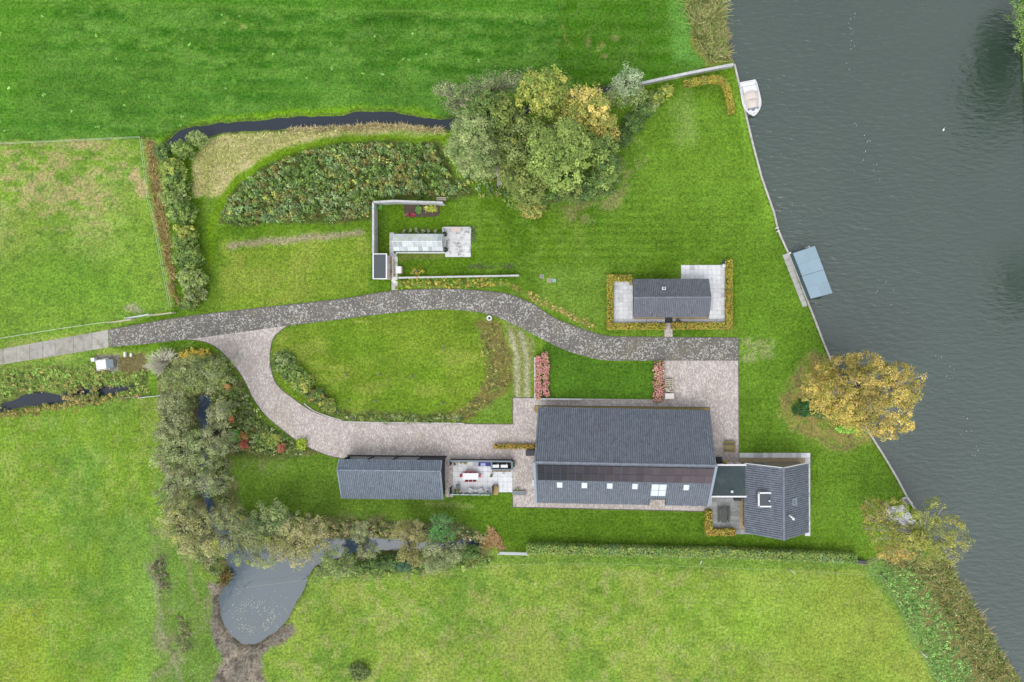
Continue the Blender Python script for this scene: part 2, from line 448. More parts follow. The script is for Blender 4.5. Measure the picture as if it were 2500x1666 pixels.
# west paddock
wp = mask([(-500, 357), (352, 342), (372, 500), (400, 640), (426, 755), (268, 800), (-500, 900)], 5, 3)
paint(wp, (124, 166, 54))
dry = np.clip(thr(fbm(2.6, 101, 4, 1.6, 0.9), 0.34, 0.72) * .55 + thr(fbm(0.9, 105, 4, 1.5, 0.8), 0.42, 0.66) * .75, 0, 1)
up = np.clip((680 - PY) / 200, 0, 1) * np.clip((330 - PX) / 120 + 0.3, 0, 1)
paint(wp * dry * up, (178, 164, 108), 0.9)
paint(wp * thr(n_mid, 0.5, 0.8), (138, 166, 62), 0.6)
paint(wp * thr(n_fine, 0.6, 0.85), (88, 140, 48), 0.6)
paint(wp * mask(ell(170, 690, 150, 60), 60, 20), (104, 172, 44), 0.6)
for q in ((332, 425, 12, 20), (318, 432, 6, 12), (345, 460, 14, 24), (300, 400, 6, 5)): paint(mask(ell(*q), 6, 5), (186, 164, 116), 0.8)
paint(mask(ell(325, 755, 20, 10), 7, 6), (166, 158, 124), 0.8)
paint(line_mask([(-100, 836), (265, 782), (424, 756)], 9, 8), (120, 164, 56), 0.7)
# strip between paddock fence and shrubs
paint(mask([(352, 338), (378, 345), (385, 420), (412, 560), (432, 700), (440, 752), (424, 752), (400, 640), (372, 500)], 6, 6), (158, 138, 92), 0.85)
paint(mask([(352, 338), (378, 345), (385, 420), (412, 560), (432, 700), (440, 752), (424, 752), (400, 640), (372, 500)], 6, 6) * thr(n_small, 0.5, 0.7), (112, 128, 56), 0.8)
# garden base: lawns inside the ring ditch
gard = mask([(400, 370), (470, 330), (830, 305), (1080, 310), (1430, 240), (1560, 210), (1790, 160), (1905, 580), (2040, 900), (2230, 1240), (2200, 1330), (2090, 1372), (1290, 1348), (1150, 1340), (1120, 1280), (780, 1280), (560, 1280), (540, 1100), (420, 860), (268, 850), (265, 806), (424, 756)], 5, 3)
paint(gard, (98, 148, 30))
ls = 0.5 + 0.5 * np.sin(GY * 2 * math.pi / 1.15 + 0.9 * n_mid)
paint(gard * thr(n_mid, 0.5, 0.8), (116, 156, 46), 0.6)
paint(gard * thr(1 - n_mid, 0.55, 0.85), (76, 132, 26), 0.6)
paint(gard * thr(n_small, 0.55, 0.85), (128, 156, 64), 0.4)
east = mask([(1500, 260), (1800, 230), (1900, 580), (1990, 800), (2100, 1030), (2215, 1240), (2100, 1330), (1990, 1310), (1985, 1100), (1810, 1100), (1810, 800), (1780, 640), (1400, 620)], 20, 12)
paint(east, (98, 156, 34), 0.7)
paint(east * ls, (80, 140, 28), 0.55)
ls2 = 0.5 + 0.5 * np.sin((GX * 1.0 + GY * 0.04) * 2 * math.pi / 1.3 + 0.9 * n_mid)
paint(east * ls2, (112, 160, 50), 0.3)
paint(top * (0.5 + 0.5 * np.sin((GY + GX * 0.02) * 2 * math.pi / 2.3 + n_mid)), (108, 170, 62), 0.34)
paint(east * np.clip(fbm(5, 121), 0, 1), (122, 170, 52), 0.45)
paint(mask([(1780, 200), (1815, 200), (1900, 560), (1870, 560)], 14, 8), (130, 184, 52), 0.6)
paint(mask(ell(1670, 290, 24, 60), 30, 16), (150, 158, 92), 0.45)
paint(mask([(1500, 700), (1810, 620), (1900, 600), (2010, 860), (1820, 880), (1800, 700)], 30, 10) * (0.4 + 0.6 * n_mid), (104, 162, 38), 0.6)
mid = mask([(1090, 480), (1200, 500), (1500, 420), (1660, 560), (1660, 660), (1480, 670), (1160, 690), (1100, 640)], 25, 12)
paint(mid * ls, (80, 134, 28), 0.5)
paint(mask([(1330, 490), (1400, 480), (1440, 600), (1470, 660), (1400, 600)], 16, 10), (122, 150, 56), 0.5)
paint(mask([(1300, 660), (1480, 640), (1480, 780), (1420, 790), (1330, 730)], 24, 12), (122, 158, 56), 0.7)
paint(mask([(1330, 480), (1440, 470), (1560, 340), (1580, 380), (1490, 520), (1400, 540)], 14, 14) * thr(n_small, 0.3, 0.7), (146, 136, 88), 0.7)
# west lawn
wl = mask([(545, 590), (880, 560), (905, 600), (900, 715), (700, 742), (520, 770), (500, 745), (520, 620)], 9, 6)
paint(wl, (130, 158, 50)); paint(wl * ls, (110, 148, 38), 0.5); paint(wl * thr(n_mid, 0.5, 0.8), (148, 160, 66), 0.6)
paint(mask([(480, 500), (520, 560), (540, 620), (545, 770), (440, 790), (470, 700), (455, 640)], 12, 10), (100, 144, 36), 0.8)
paint(line_mask([(560, 600), (700, 586), (880, 568)], 13, 5, 6), (166, 154, 118), 0.85)
paint(line_mask([(555, 545), (700, 556), (860, 556), (905, 545)], 16, 6), (100, 150, 32), 0.9)
# dry meadow, mown path, thicket floor
dm = mask([(468, 400), (505, 345), (560, 330), (830, 312), (1080, 318), (1090, 332), (830, 338), (700, 362), (600, 418), (535, 480), (475, 480)], 7, 6)
paint(dm, (178, 176, 104)); paint(dm * thr(n_small, 0.45, 0.7), (200, 188, 132), 0.7); paint(dm * thr(n_mid, 0.5, 0.75), (134, 160, 70), 0.85)
paint(line_mask([(700, 322), (830, 310), (960, 308), (1080, 318)], 12, 5, 6), (186, 168, 126), 0.8)
mp = line_mask(smooth_line([(1120, 346), (980, 338), (830, 340), (700, 366), (610, 416), (548, 478), (520, 540), (512, 640)]), 17, 6, 4)
paint(mp, (112, 158, 26), 0.95)
TH = smooth_line([(530, 545), (548, 500), (590, 450), (640, 412), (720, 376), (830, 350), (960, 346), (1070, 348)], 5) + [(1110, 430), (1165, 470), (1110, 488), (1080, 484), (912, 486), (905, 535), (860, 545), (700, 546), (600, 552)]
paint(mask(TH, 6, 5), (84, 100, 44))
paint(mask(TH, 6, 5) * thr(n_small, 0.5, 0.75), (108, 108, 58), 0.6)
# yard inside the concrete fence
yd = mask([(912, 492), (1090, 492), (1170, 640), (960, 690), (912, 690)], 6, 4)
paint(yd, (92, 142, 26), 0.8)
for q in ((935, 575, 10, 60),): paint(mask(ell(*q), 8, 6), (84, 118, 34), 0.7)
paint(mask([(1150, 555), (1163, 555), (1163, 590), (1150, 590)], 2, 1), (92, 104, 66), 0.9)
paint(mask([(1140, 647), (1254, 643), (1256, 655), (1142, 658)], 2, 2) * thr(n_fine, 0.25, 0.5), (86, 96, 58), 0.9)
paint(mask([(972, 620), (1084, 620), (1084, 634), (972, 636)], 4, 4), (122, 122, 62), 0.7)
# orange border along wall and road
ob = line_mask(smooth_line([(968, 697), (1060, 695), (1180, 693), (1260, 704), (1330, 738), (1400, 775), (1450, 798)]), 13, 5, 6)
paint(ob, (134, 142, 64), 0.7); paint(ob * thr(n_fine, 0.5, 0.75), (168, 138, 74), 0.6)
# island lawn in the drive
isl = mask(smooth_line([(664, 860), (690, 808), (830, 782), (950, 768), (1060, 758), (1180, 766), (1300, 830), (1300, 960), (1250, 975), (1250, 1030), (850, 1026), (770, 1008), (700, 960), (664, 890)], 4), 5, 3)
paint(isl, (118, 148, 42)); paint(isl * thr(streak, 0.5, 0.8), (142, 156, 62), 0.7); paint(isl * thr(n_mid, 0.5, 0.8), (102, 148, 32), 0.6)
paint(mask(smooth_line([(1165, 790), (1200, 780), (1240, 830), (1250, 900), (1250, 940), (1200, 990), (1140, 1022), (1100, 1018), (1170, 960), (1190, 900), (1180, 840)], 4), 7, 8), (128, 116, 66), 0.85)
paint(line_mask([(690, 880), (740, 950), (800, 1000), (860, 1016), (1120, 1020)], 26, 8, 8), (98, 104, 50), 0.8)
trk = mask([(1228, 790), (1262, 795), (1310, 840), (1306, 870), (1292, 968), (1254, 970), (1252, 850)], 5, 5)
paint(trk, (150, 150, 92), 0.7)
for xx in (1263, 1287): paint(line_mask([(xx - 14, 815), (xx, 880), (xx, 968)], 11, 4, 2), (186, 182, 146), 0.75)
paint(mask([(1170, 1000), (1250, 960), (1250, 1034), (1140, 1034)], 10, 6), (104, 150, 46), 0.7)
# barn lawn, south lawn
paint(mask([(1308, 874), (1345, 830), (1430, 872), (1480, 882), (1618, 884), (1618, 976), (1308, 976)], 5, 3), (80, 136, 32), 0.95)
sl = mask([(548, 1112), (830, 1116), (832, 1212), (1252, 1212), (1252, 1240), (1740, 1250), (1820, 1305), (2000, 1312), (2080, 1366), (1290, 1340), (1150, 1290), (1120, 1272), (780, 1262), (560, 1262)], 6, 4)
paint(sl, (90, 138, 30)); paint(sl * ls, (78, 126, 26), 0.4); paint(sl * thr(n_mid, 0.5, 0.8), (106, 148, 40), 0.5)
paint(mask([(548, 1112), (830, 1116), (832, 1212), (1130, 1215), (1130, 1275), (780, 1264), (560, 1264)], 14, 6), (100, 136, 42), 0.8)
paint(mask(ell(640, 1135, 50, 26), 18, 12) * thr(n_small, 0.3, 0.7), (118, 118, 74), 0.6)
paint(line_mask([(1040, 1228), (1150, 1236)], 10, 6), (136, 138, 78), 0.6)
# leaf litter round the golden tree
lit = mask(smooth_line([(1910, 960), (1950, 890), (2010, 870), (2040, 900), (2130, 1060), (2080, 1090), (2010, 1090), (1950, 1050), (1905, 1010)], 4), 12, 14)
paint(lit * (0.45 + 0.55 * thr(n_fine, 0.25, 0.6)), (160, 142, 84), 0.85)
paint(lit * thr(n_small, 0.6, 0.8), (108, 104, 72), 0.5)
paint(mask([(1803, 830), (1885, 828), (1888, 875), (1830, 885), (1804, 882)], 6, 6) * thr(n_fine, 0.3, 0.6), (160, 156, 106), 0.6)
# beds beside the west trees, garden plot, ditch banks
bed = mask(smooth_line([(480, 850), (540, 868), (600, 950), (640, 1020), (700, 1065), (770, 1100), (760, 1114), (560, 1112), (540, 1000), (470, 900)], 4), 7, 5)
paint(bed, (88, 98, 48), 0.9); paint(bed * thr(n_small, 0.5, 0.75), (124, 108, 70), 0.7)
wet = mask([(380, 860), (470, 850), (540, 960), (555, 1120), (600, 1280), (800, 1260), (1130, 1285), (1195, 1320), (1180, 1370), (1000, 1398), (760, 1400), (560, 1420), (460, 1360), (400, 1230), (385, 1050)], 14, 12)
paint(wet, (102, 112, 60), 0.9); paint(wet * thr(n_small, 0.45, 0.7), (146, 134, 92), 0.7)
plot = mask([(285, 868), (355, 858), (362, 900), (355, 915), (296, 908)], 4, 5)
nbank = mask([(-200, 905), (220, 890), (300, 908), (365, 905), (368, 968), (300, 975), (130, 1000), (-200, 1030)], 6, 5)
paint(nbank, (130, 156, 66), 0.9); paint(nbank * thr(n_small, 0.5, 0.75), (108, 120, 60), 0.8)
paint(plot, (118, 104, 70), 0.9)
paint(mask([(232, 868), (290, 864), (290, 908), (236, 912)], 2, 3), (140, 134, 124), 0.9)
paint(line_mask([(380, 846), (374, 960)], 22, 6), (104, 160, 32), 0.8)
# pond shore
POND = smooth_line([(530, 1460), (545, 1436), (562, 1400), (560, 1370), (580, 1345), (660, 1335), (745, 1345), (792, 1322), (800, 1362), (772, 1385), (754, 1405), (743, 1434), (716, 1485), (687, 1527), (657, 1556), (614, 1577), (571, 1563), (546, 1534), (535, 1495), (530, 1460)], 4)[:-1]
mud = mask(smooth_line([(512, 1440), (530, 1430), (600, 1440), (620, 1520), (660, 1530), (704, 1520), (712, 1540), (684, 1574), (640, 1600), (640, 1640), (660, 1720), (510, 1720), (545, 1610), (520, 1560), (515, 1500), (512, 1440)], 4), 6, 8)
paint(mud, (132, 122, 108), 0.95); paint(mud * thr(n_small, 0.5, 0.75), (164, 152, 128), 0.7); paint(mud * thr(n_fine, 0.6, 0.8), (92, 84, 74), 0.8)
# reed banks
paint(mask([(1665, -60), (1762, -60), (1790, 150), (1730, 165), (1690, 110)], 6, 6), (140, 136, 74), 0.9)
paint(mask([(2100, 1385), (2180, 1340), (2320, 1370), (2420, 1540), (2520, 1700), (2300, 1700), (2190, 1480)], 14, 8), (112, 152, 70), 0.9)
paint(mask([(2200, 1400), (2330, 1390), (2430, 1560), (2520, 1700), (2380, 1700), (2250, 1500)], 14, 10), (132, 124, 74), 0.85)
_r = GC[..., 1] / (GC[..., 0] + 1e-5)
GC[..., 1] *= 1 - 0.24 * np.clip((_r - 1.45) / 1.2, 0, 1)
GC[..., 2] *= 1.10
GC *= 1.02
GC *= 1 + 0.10 * np.clip(sl + mask([(1308, 874), (1430, 872), (1618, 884), (1618, 976), (1308, 976)], 5, 3), 0, 1)[..., None]
GC *= 1 + top[..., None] * np.array([-0.09, -0.04, -0.34])
GC *= (0.87 + 0.26 * fbm(1.1, 141, 4))[..., None]
GC *= (0.90 + 0.20 * fbm(6.0, 151, 3))[..., None]
GC *= (0.93 + 0.14 * fbm(0.5, 131, 2))[..., None]

# water bodies and bed heights
RIV_W = [(1735, -14000), (1750, -200), (1758, 0), (1772, 70), (1785, 136), (1793, 157), (1803, 200), (1821, 282), (1839, 357), (1860, 436), (1889, 518), (1898, 557), (1906, 578), (1924, 617), (1950, 681), (1971, 735), (1989, 781), (2011, 838), (2035, 896), (2078, 977), (2121, 1055), (2160, 1117), (2190, 1168), (2214, 1213), (2238, 1252), (2290, 1330), (2320, 1377), (2356, 1445), (2388, 1495), (2414, 1535), (2446, 1595), (2481, 1642), (2530, 1720), (2900, 2300), (9000, 14000)]
RIV = RIV_W + [(12000, 14000), (3060, 2300), (2900, 1900), (2720, 1500), (2580, 1000), (2528, 640), (2512, 300), (2500, 60), (2505, -200), (2540, -14000)]
ND = smooth_line([(391, 362), (400, 345), (430, 317), (470, 304), (560, 300), (650, 292), (760, 282), (830, 278), (900, 270), (965, 272), (1000, 280), (1085, 288), (1200, 278), (1330, 244), (1425, 220), (1462, 213), (1560, 205)], 3) + smooth_line([(1560, 216), (1470, 226), (1400, 240), (1340, 258), (1200, 300), (1085, 312), (1000, 307), (920, 302), (830, 308), (700, 315), (560, 325), (470, 337), (432, 352), (405, 372)], 3)
WD = smooth_line([(-700, 990), (-60, 988), (0, 985), (46, 970), (86, 957), (136, 962), (200, 949), (250, 944), (322, 938)], 3) + smooth_line([(323, 951), (264, 963), (200, 975), (132, 983), (43, 998), (0, 1005), (-60, 1010), (-700, 1014)], 3)
CH = smooth_line([(478, 972), (496, 962), (510, 985), (506, 1030), (498, 1060), (504, 1110), (500, 1160), (516, 1230), (545, 1270), (590, 1340)], 3) + smooth_line([(560, 1400), (522, 1310), (494, 1240), (486, 1160), (488, 1100), (484, 1050), (476, 1010)], 3)
ED = smooth_line([(780, 1322), (811, 1318), (889, 1320), (968, 1316), (1038, 1327), (1132, 1319), (1167, 1325)], 3) + smooth_line([(1164, 1338), (1118, 1342), (1042, 1349), (975, 1345), (923, 1347), (870, 1349), (800, 1374), (770, 1386)], 3)
GZ = np.zeros(PX.shape)
def near(poly, pad):
    P = np.asarray(poly); return (PX > P[:, 0].min() - pad) & (PX < P[:, 0].max() + pad) & (PY > P[:, 1].min() - pad) & (PY < P[:, 1].max() + pad)
sr = sdist(RIV, PX, PY) / PPM
_gy, _gx = np.gradient(sr, gy, gx); _gl = np.sqrt(_gx ** 2 + _gy ** 2) + 1e-6
_snap = (sr > -0.26) & (sr <= 0.06) & (np.abs(GX) < 90) & (np.abs(GY) < 60)
SNX = np.where(_snap, (-0.03 - sr) * _gx / _gl, 0.0); SNY = np.where(_snap, (-0.03 - sr) * _gy / _gl, 0.0)
GZ = np.where(sr > 0.06, -1.6, GZ)
for poly, wz in ((ND, -0.40), (WD, -0.40), (CH, -0.40), (ED, -0.40), (POND, -0.40)):
    s_ = near(poly, 60)
    d = sdist(poly, PX[s_] + WX[s_] * 4.5, PY[s_] + WY[s_] * 4.5) / PPM
    z = np.clip(wz - d * 0.55, -1.2, 0.0)
    z = np.where(d < 0, wz + (1 - np.exp(d / 0.55)) * 0.55, z)
    GZ[s_] = np.minimum(GZ[s_], np.minimum(z, 0.0))
    # dark wet soil at the waterline
    wetl = np.zeros(PX.shape); wetl[s_] = np.clip(1 - np.abs(d + 0.12) / 0.3, 0, 1)
    paint(wetl, (92, 84, 62), 0.6)

def ground_material():
    m, t, b = nodes('grass_ground')
    a = N(t, 'ShaderNodeAttribute', attribute_name='tint')
    p = pos(t)
    n1 = noise(t, p, 2.6, 6.0, 0.75)      # tufts, ~0.4 m
    n2 = noise(t, p, 7.5, 4.0, 0.8)       # grain, ~0.13 m
    c = mul(t, a.outputs['Color'], rng(t, n1, 0.36, 0.64, 0.55, 1.5))
    c = mul(t, c, rng(t, n2, 0.36, 0.64, 0.5, 1.5))
    n4 = noise(t, p, 1.7, 3.0, 0.6)
    c = mixc(t, rng(t, n4, 0.52, 0.68, 0.0, 0.25), c, mul(t, c, (1.45, 1.08, 1.1)))
    c = mixc(t, rng(t, n4, 0.34, 0.46, 0.35, 0.0), c, mul(t, c, (0.72, 0.95, 1.05)))
    n3 = noise(t, p, 4.0, 5.0, 0.75)
    c = mixc(t, rng(t, n3, 0.56, 0.74, 0.0, 0.30), c, col(176, 178, 104))
    t.links.new(c, b.inputs['Base Color'])
    b.inputs['Roughness'].default_value = 0.95; b.inputs['Specular IOR Level'].default_value = 0.06
    bump(t, b, n1, 0.8, 0.18)
    return m
_out = (GX < -87.5) | (GX > 67.5) | (GY < -52.5) | (GY > 52.0)     # beyond the detailed part: plain fields
GC[_out & (GY > 28)] = np.array(col(88, 136, 44)); GC[_out & (GY <= 28)] = np.array(col(124, 156, 58))
M['ground'] = ground_material()
ny_, nx_ = PX.shape
idx = np.arange(nx_ * ny_).reshape(ny_, nx_)
F = np.stack([idx[:-1, :-1], idx[:-1, 1:], idx[1:, 1:], idx[1:, :-1]], -1).reshape(-1, 4)
V = np.stack([GX + SNX, GY + SNY, GZ], -1).reshape(-1, 3)
structure(np_mesh('ground', V, F, M['ground'], GC.reshape(-1, 3), smooth=True))

def water_material(name, c, ior, ripple, stretch, rough=0.06, scale=1.4, speck=False):
    m, t, b = nodes(name)
    p = pos(t, stretch)
    n1 = noise(t, p, scale, 3.0, 0.55); n2 = noise(t, pos(t), 0.07, 3.0, 0.5)
    base = mixc(t, n2, tuple(x * 0.85 for x in c), tuple(x * 1.15 for x in c))
    if speck:
        v = N(t, 'ShaderNodeTexVoronoi'); v.inputs['Scale'].default_value = 2.6
        t.links.new(pos(t), v.inputs['Vector'])
        base = mixc(t, rng(t, v.outputs['Distance'], 0.06, 0.10, 0.7, 0.0), base, col(190, 188, 150))
    t.links.new(base, b.inputs['Base Color'])
    b.inputs['IOR'].default_value = ior; b.inputs['Roughness'].default_value = rough
    b.inputs['Specular IOR Level'].default_value = 0.5
    if ripple: bump(t, b, n1, ripple, 0.17)
    return m
M['river'] = water_material('river_water', col(58, 76, 64), 1.8, 1.0, (0.55, 1.6, 1), scale=1.25)
M['pond'] = water_material('pond_water', col(78, 94, 104), 1.33, 0.03, (1, 1, 1), speck=True)
M['ditch'] = water_material('ditch_water', col(46, 54, 64), 1.4, 0.04, (1, 1, 1))
def sheet(name, poly, z, m, grow=0.0):
    b = MB(); tri = tessellate_polygon([[Vector((x, y, 0)) for x, y in poly]])
    fs = []
    for a, q, c in tri:
        cr = (poly[q][0] - poly[a][0]) * (poly[c][1] - poly[a][1]) - (poly[q][1] - poly[a][1]) * (poly[c][0] - poly[a][0])
        fs.append((a, q, c) if cr > 0 else (a, c, q))
    b.add([(x, y, z) for x, y in poly], fs)
    return structure(b.build(name, m))
sheet('river', to_m(RIV), -0.6, M['river'])
def grown(poly, g):
    P = np.asarray(poly, float); n = len(P); out = []
    area = sum(P[i][0] * P[(i + 1) % n][1] - P[(i + 1) % n][0] * P[i][1] for i in range(n)); sg = 1 if area > 0 else -1
    for i in range(n):
        d = P[(i + 1) % n] - P[i - 1]; L = np.hypot(*d) + 1e-9
        out.append((P[i][0] + sg * d[1] / L * g, P[i][1] - sg * d[0] / L * g))
    return out
sheet('ditch', to_m(grown(ND, 9)), -0.40, M['ditch'])
sheet('ditch', to_m(grown(WD, 9)), -0.402, M['ditch'])
M['channel'] = water_material('channel_water', col(72, 90, 106), 1.4, 0.03, (1, 1, 1))
sheet('ditch', to_m(grown(CH, 8)), -0.404, M['channel'])
sheet('ditch', to_m(grown(ED, 8)), -0.406, M['channel'])
sheet('pond', to_m(grown(POND, 9)), -0.398, M['pond'])

# ------------------------------------------------------------------ paving
def brick_material(name, base, light, dark, cell, lightness, stretch=(1, 1, 1)):
    m, t, b = nodes(name)
    v = N(t, 'ShaderNodeTexVoronoi', distance='CHEBYCHEV'); v.inputs['Scale'].default_value = 1.0 / cell
    t.links.new(pos(t, stretch), v.inputs['Vector'])
    sep = N(t, 'ShaderNodeSeparateColor'); t.links.new(v.outputs['Color'], sep.inputs[0])
    n1 = noise(t, pos(t), 0.35, 4.0, 0.65); n2 = noise(t, pos(t), 1.1, 4.0, 0.6)
    c = mixc(t, rng(t, sep.outputs[1], 0.0, 1.0, 0.0, 0.8), base, dark)
    th = N(t, 'ShaderNodeMath', operation='ADD'); t.links.new(sep.outputs[0], th.inputs[0])
    t.links.new(rng(t, n1, 0.3, 0.7, -0.22, 0.22), th.inputs[1])
    c = mixc(t, rng(t, th.outputs[0], lightness, lightness + 0.16, 0.0, 0.9), c, light)
    c = mul(t, c, rng(t, n2, 0.25, 0.75, 0.86, 1.14))
    n3 = noise(t, pos(t), 0.22, 4.0, 0.6)
    c = mixc(t, rng(t, n3, 0.52, 0.75, 0.0, 0.35), c, col(150, 140, 104))
    t.links.new(c, b.inputs['Base Color']); b.inputs['Roughness'].default_value = 0.85; b.inputs['Specular IOR Level'].default_value = 0.2
    bump(t, b, v.outputs['Distance'], 0.4, 0.02)
    return m
M['road'] = brick_material('dark_clinker', col(130, 126, 119), col(202, 199, 190), col(104, 101, 96), 0.155, 0.72)
M['pink'] = brick_material('pink_clinker', col(200, 188, 182), col(230, 220, 210), col(176, 164, 158), 0.17, 0.62, (1.5, 0.75, 1))

RT = smooth_line([(265, 806), (430, 777), (600, 756), (830, 731), (920, 716), (1000, 708), (1100, 706), (1180, 711), (1240, 719), (1300, 742), (1350, 775), (1420, 803), (1480, 820), (1560, 823), (1802, 825)], 6)
RB = smooth_line([(268, 848), (450, 830), (700, 796), (830, 780), (950, 765), (1060, 756), (1170, 763), (1240, 786), (1300, 816), (1370, 851), (1430, 871), (1480, 880), (1560, 881), (1802, 881)], 6)
sheet('driveway', to_m(RT + RB[::-1]), 0.024, M['road'])
PL = smooth_line([(452, 829), (495, 834), (530, 850), (565, 885), (595, 926), (620, 976), (650, 1016), (690, 1050), (740, 1086), (800, 1112), (832, 1119)], 6)
PR = smooth_line([(702, 795), (672, 820), (661, 850), (661, 895), (677, 940), (720, 976), (760, 1003), (800, 1018), (850, 1029), (960, 1033), (1252, 1036)], 6)
court = PL + [(1084, 1119), (1088, 1214), (1106, 1214), (1106, 1121), (1252, 1122), (1252, 1238), (1739, 1249), (1739, 1215), (1745, 1130), (1804, 1131), (1802, 878), (1618, 878), (1618, 976), (1302, 972), (1252, 971)] + PR[::-1]
sheet('forecourt', to_m(court), 0.018, M['pink'])
sheet('path', to_m([(1622, 789), (1642, 789), (1642, 824), (1622, 824)]), 0.03, M['pink'])
# kerbs
def ribbon(name, pts, wd, z0, z1, m, parent=None, label=None):
    b = MB(); P = [W(*p) for p in pts]
    for i in range(len(P) - 1):
        a, c = P[i], P[i + 1]
        if (c - a).length < 1e-4: continue
        d = (c - a).normalized() * 0.004
        b.bar((a.x - d.x, a.y - d.y, (z0 + z1) / 2), (c.x + d.x, c.y + d.y, (z0 + z1) / 2), wd, z1 - z0)
    return b.build(name, m, parent)
M['kerb'] = mat('dark_kerb', col(112, 106, 98), 0.9, 0.2, 3)
M['palekerb'] = mat('pale_kerb', col(206, 204, 198), 0.85, 0.15, 2, dirt=col(150, 140, 120), dscale=0.7)
for k, pts in enumerate((PL, PR[::-1][:1] + PR[::-1][1:], RT, [(1302, 972), (1252, 971), (1252, 1036)], [(1252, 1214), (1252, 1238.5), (1739, 1249.5)], [(1802.5, 825), (1804, 1106)])):
    structure(ribbon('kerb', pts, 0.09, -0.1, 0.05 + 0.002 * k, M['kerb']))
tag(ribbon('edging_strip', smooth_line([(743, 985), (765, 1002), (796, 1015), (830, 1025), (851, 1030), (960, 1032), (1134, 1034)], 5), 0.16, -0.1, 0.14, M['palekerb']), 'pale low edging curving round the foot of the oval lawn', 'edging')
# old concrete part of the drive, slab by slab
def slab_obj(name, poly, z0, z1, m, parent, c=(1, 1, 1)):
    b = MB().prism(poly, z0, z1); o = b.build(name, m, parent); o.color = (*c, 1); return o
rc = thing('concrete_track', 'old cracked concrete slabs where the drive leaves the picture on the left', 'drive')
rc['kind'] = 'structure'; del rc['category']
M['trackconc'] = mat('track_concrete', col(184, 180, 170), 0.9, 0.12, 2.0, objcol=True, dirt=col(132, 124, 112), dscale=0.9, dlo=0.45, dhi=0.7)
tx = [-420, -200, -60, 8, 40, 73, 105, 135, 180, 225, 265]
for a, b_ in zip(tx[:-1], tx[1:]):
    f = lambda x: (853 - 47.5 * x / 265, 891 - 42.5 * x / 265)
    (t0, b0), (t1, b1) = f(a), f(b_)
    g = 1.0 + random.uniform(-0.12, 0.1)
    slab_obj('slab', to_m([(a + 0.5, t0), (b_ - 0.4, t1), (b_ - 0.2, b1), (a + 0.4, b0)]), -0.1, 0.03 + random.uniform(0, 0.008), M['trackconc'], rc, (g, g, g * random.uniform(.95, 1.02)))

def slab_field(parent, rects, size, z, m, dark=0.15, mesh_cache={}):
    for (x0, y0, x1, y1) in rects:
        a = W(x0, y1); b = W(x1, y0); wd, dp = b.x - a.x, b.y - a.y
        nx, ny = max(1, round(wd / size)), max(1, round(dp / size)); sx, sy = wd / nx, dp / ny
        me = MB().box((0, 0, 0), (sx - 0.022, sy - 0.022, 0.06)).build('slab', m); base = me
        for i in range(nx):
            for j in range(ny):
                o = base if (i == 0 and j == 0) else base.copy()
                if o is not base: COL.objects.link(o)
                o.location = (a.x + (i + .5) * sx, a.y + (j + .5) * sy, z + random.uniform(-.004, .004)); o.parent = parent
                g = random.uniform(0.93, 1.05)
                if random.random() < dark: g *= random.uniform(0.68, 0.9)
                o.color = (g, g, g, 1)
def terrace(name, rects, size, m, dark=0.15, bed=None):
    root = bpy.data.objects.new(name, None); COL.objects.link(root); root['kind'] = 'structure'
    b = MB()
    for (x0, y0, x1, y1) in (bed or rects):
        a = W(x0, y1); c = W(x1, y0); b.box(((a.x + c.x) / 2, (a.y + c.y) / 2, -0.02), (c.x - a.x, c.y - a.y, 0.076))
    b.build('bedding', M['joint'], root)
    slab_field(root, rects, size, 0.03, m, dark)
    return root
terrace('terrace', [(1498, 686.5, 1545, 790), (1662.7, 647.5, 1770.5, 684), (1730, 684, 1770.5, 779.5), (1545, 780, 1623, 790), (1642, 780, 1770.5, 790)], 0.62, M['slab'], 0.06)
terrace('patio', [(1106, 1126, 1251.5, 1202)], 0.72, M['slab'], 0.1)
terrace('patio', [(1738.5, 1215, 1805, 1293), (1796, 1293, 1852, 1304.5)], 0.62, M['oldslab'], 0.35)
terrace('pavement', [(1805, 1106, 1978, 1118), (1965, 1118, 1978, 1309)], 0.7, M['slab'], 0.3)
terrace('terrace', [(1080, 555, 1149.5, 586), (1084, 586, 1149.5, 601), (1087, 601, 1149.5, 628)], 1.9, M['stained'], 0.0)
terrace('path', [(951, 568, 961.5, 619), (951, 619, 969, 627), (956, 627, 971, 709)], 0.9, M['stained'], 0.2)
sheet('gravel_strip', to_m([(1536, 774), (1730, 774), (1730, 780), (1536, 780)]), 0.035, M['gravel'])
sheet('gravel_strip', to_m([(1536, 686), (1545, 686), (1545, 697), (1536, 697)]), 0.07, M['gravel'])
sheet('gravel_strip', to_m([(1805, 1118), (1965, 1118), (1965, 1136), (1805, 1136)]), 0.035, M['gravel'])
sheet('gravel_strip', to_m([(1805, 1217), (1822, 1217), (1822, 1293), (1805, 1293)]), 0.036, M['gravel'])
sheet('gravel_strip', to_m([(1307, 991), (1732, 995.5), (1732, 1008), (1307, 1008)]), 0.045, M['ochre'])
structure(ribbon('kerb', [(1306.5, 1004), (1306.5, 990.5), (1732.5, 995), (1732.5, 1006)], 0.07, -0.05, 0.07, M['kerb']))

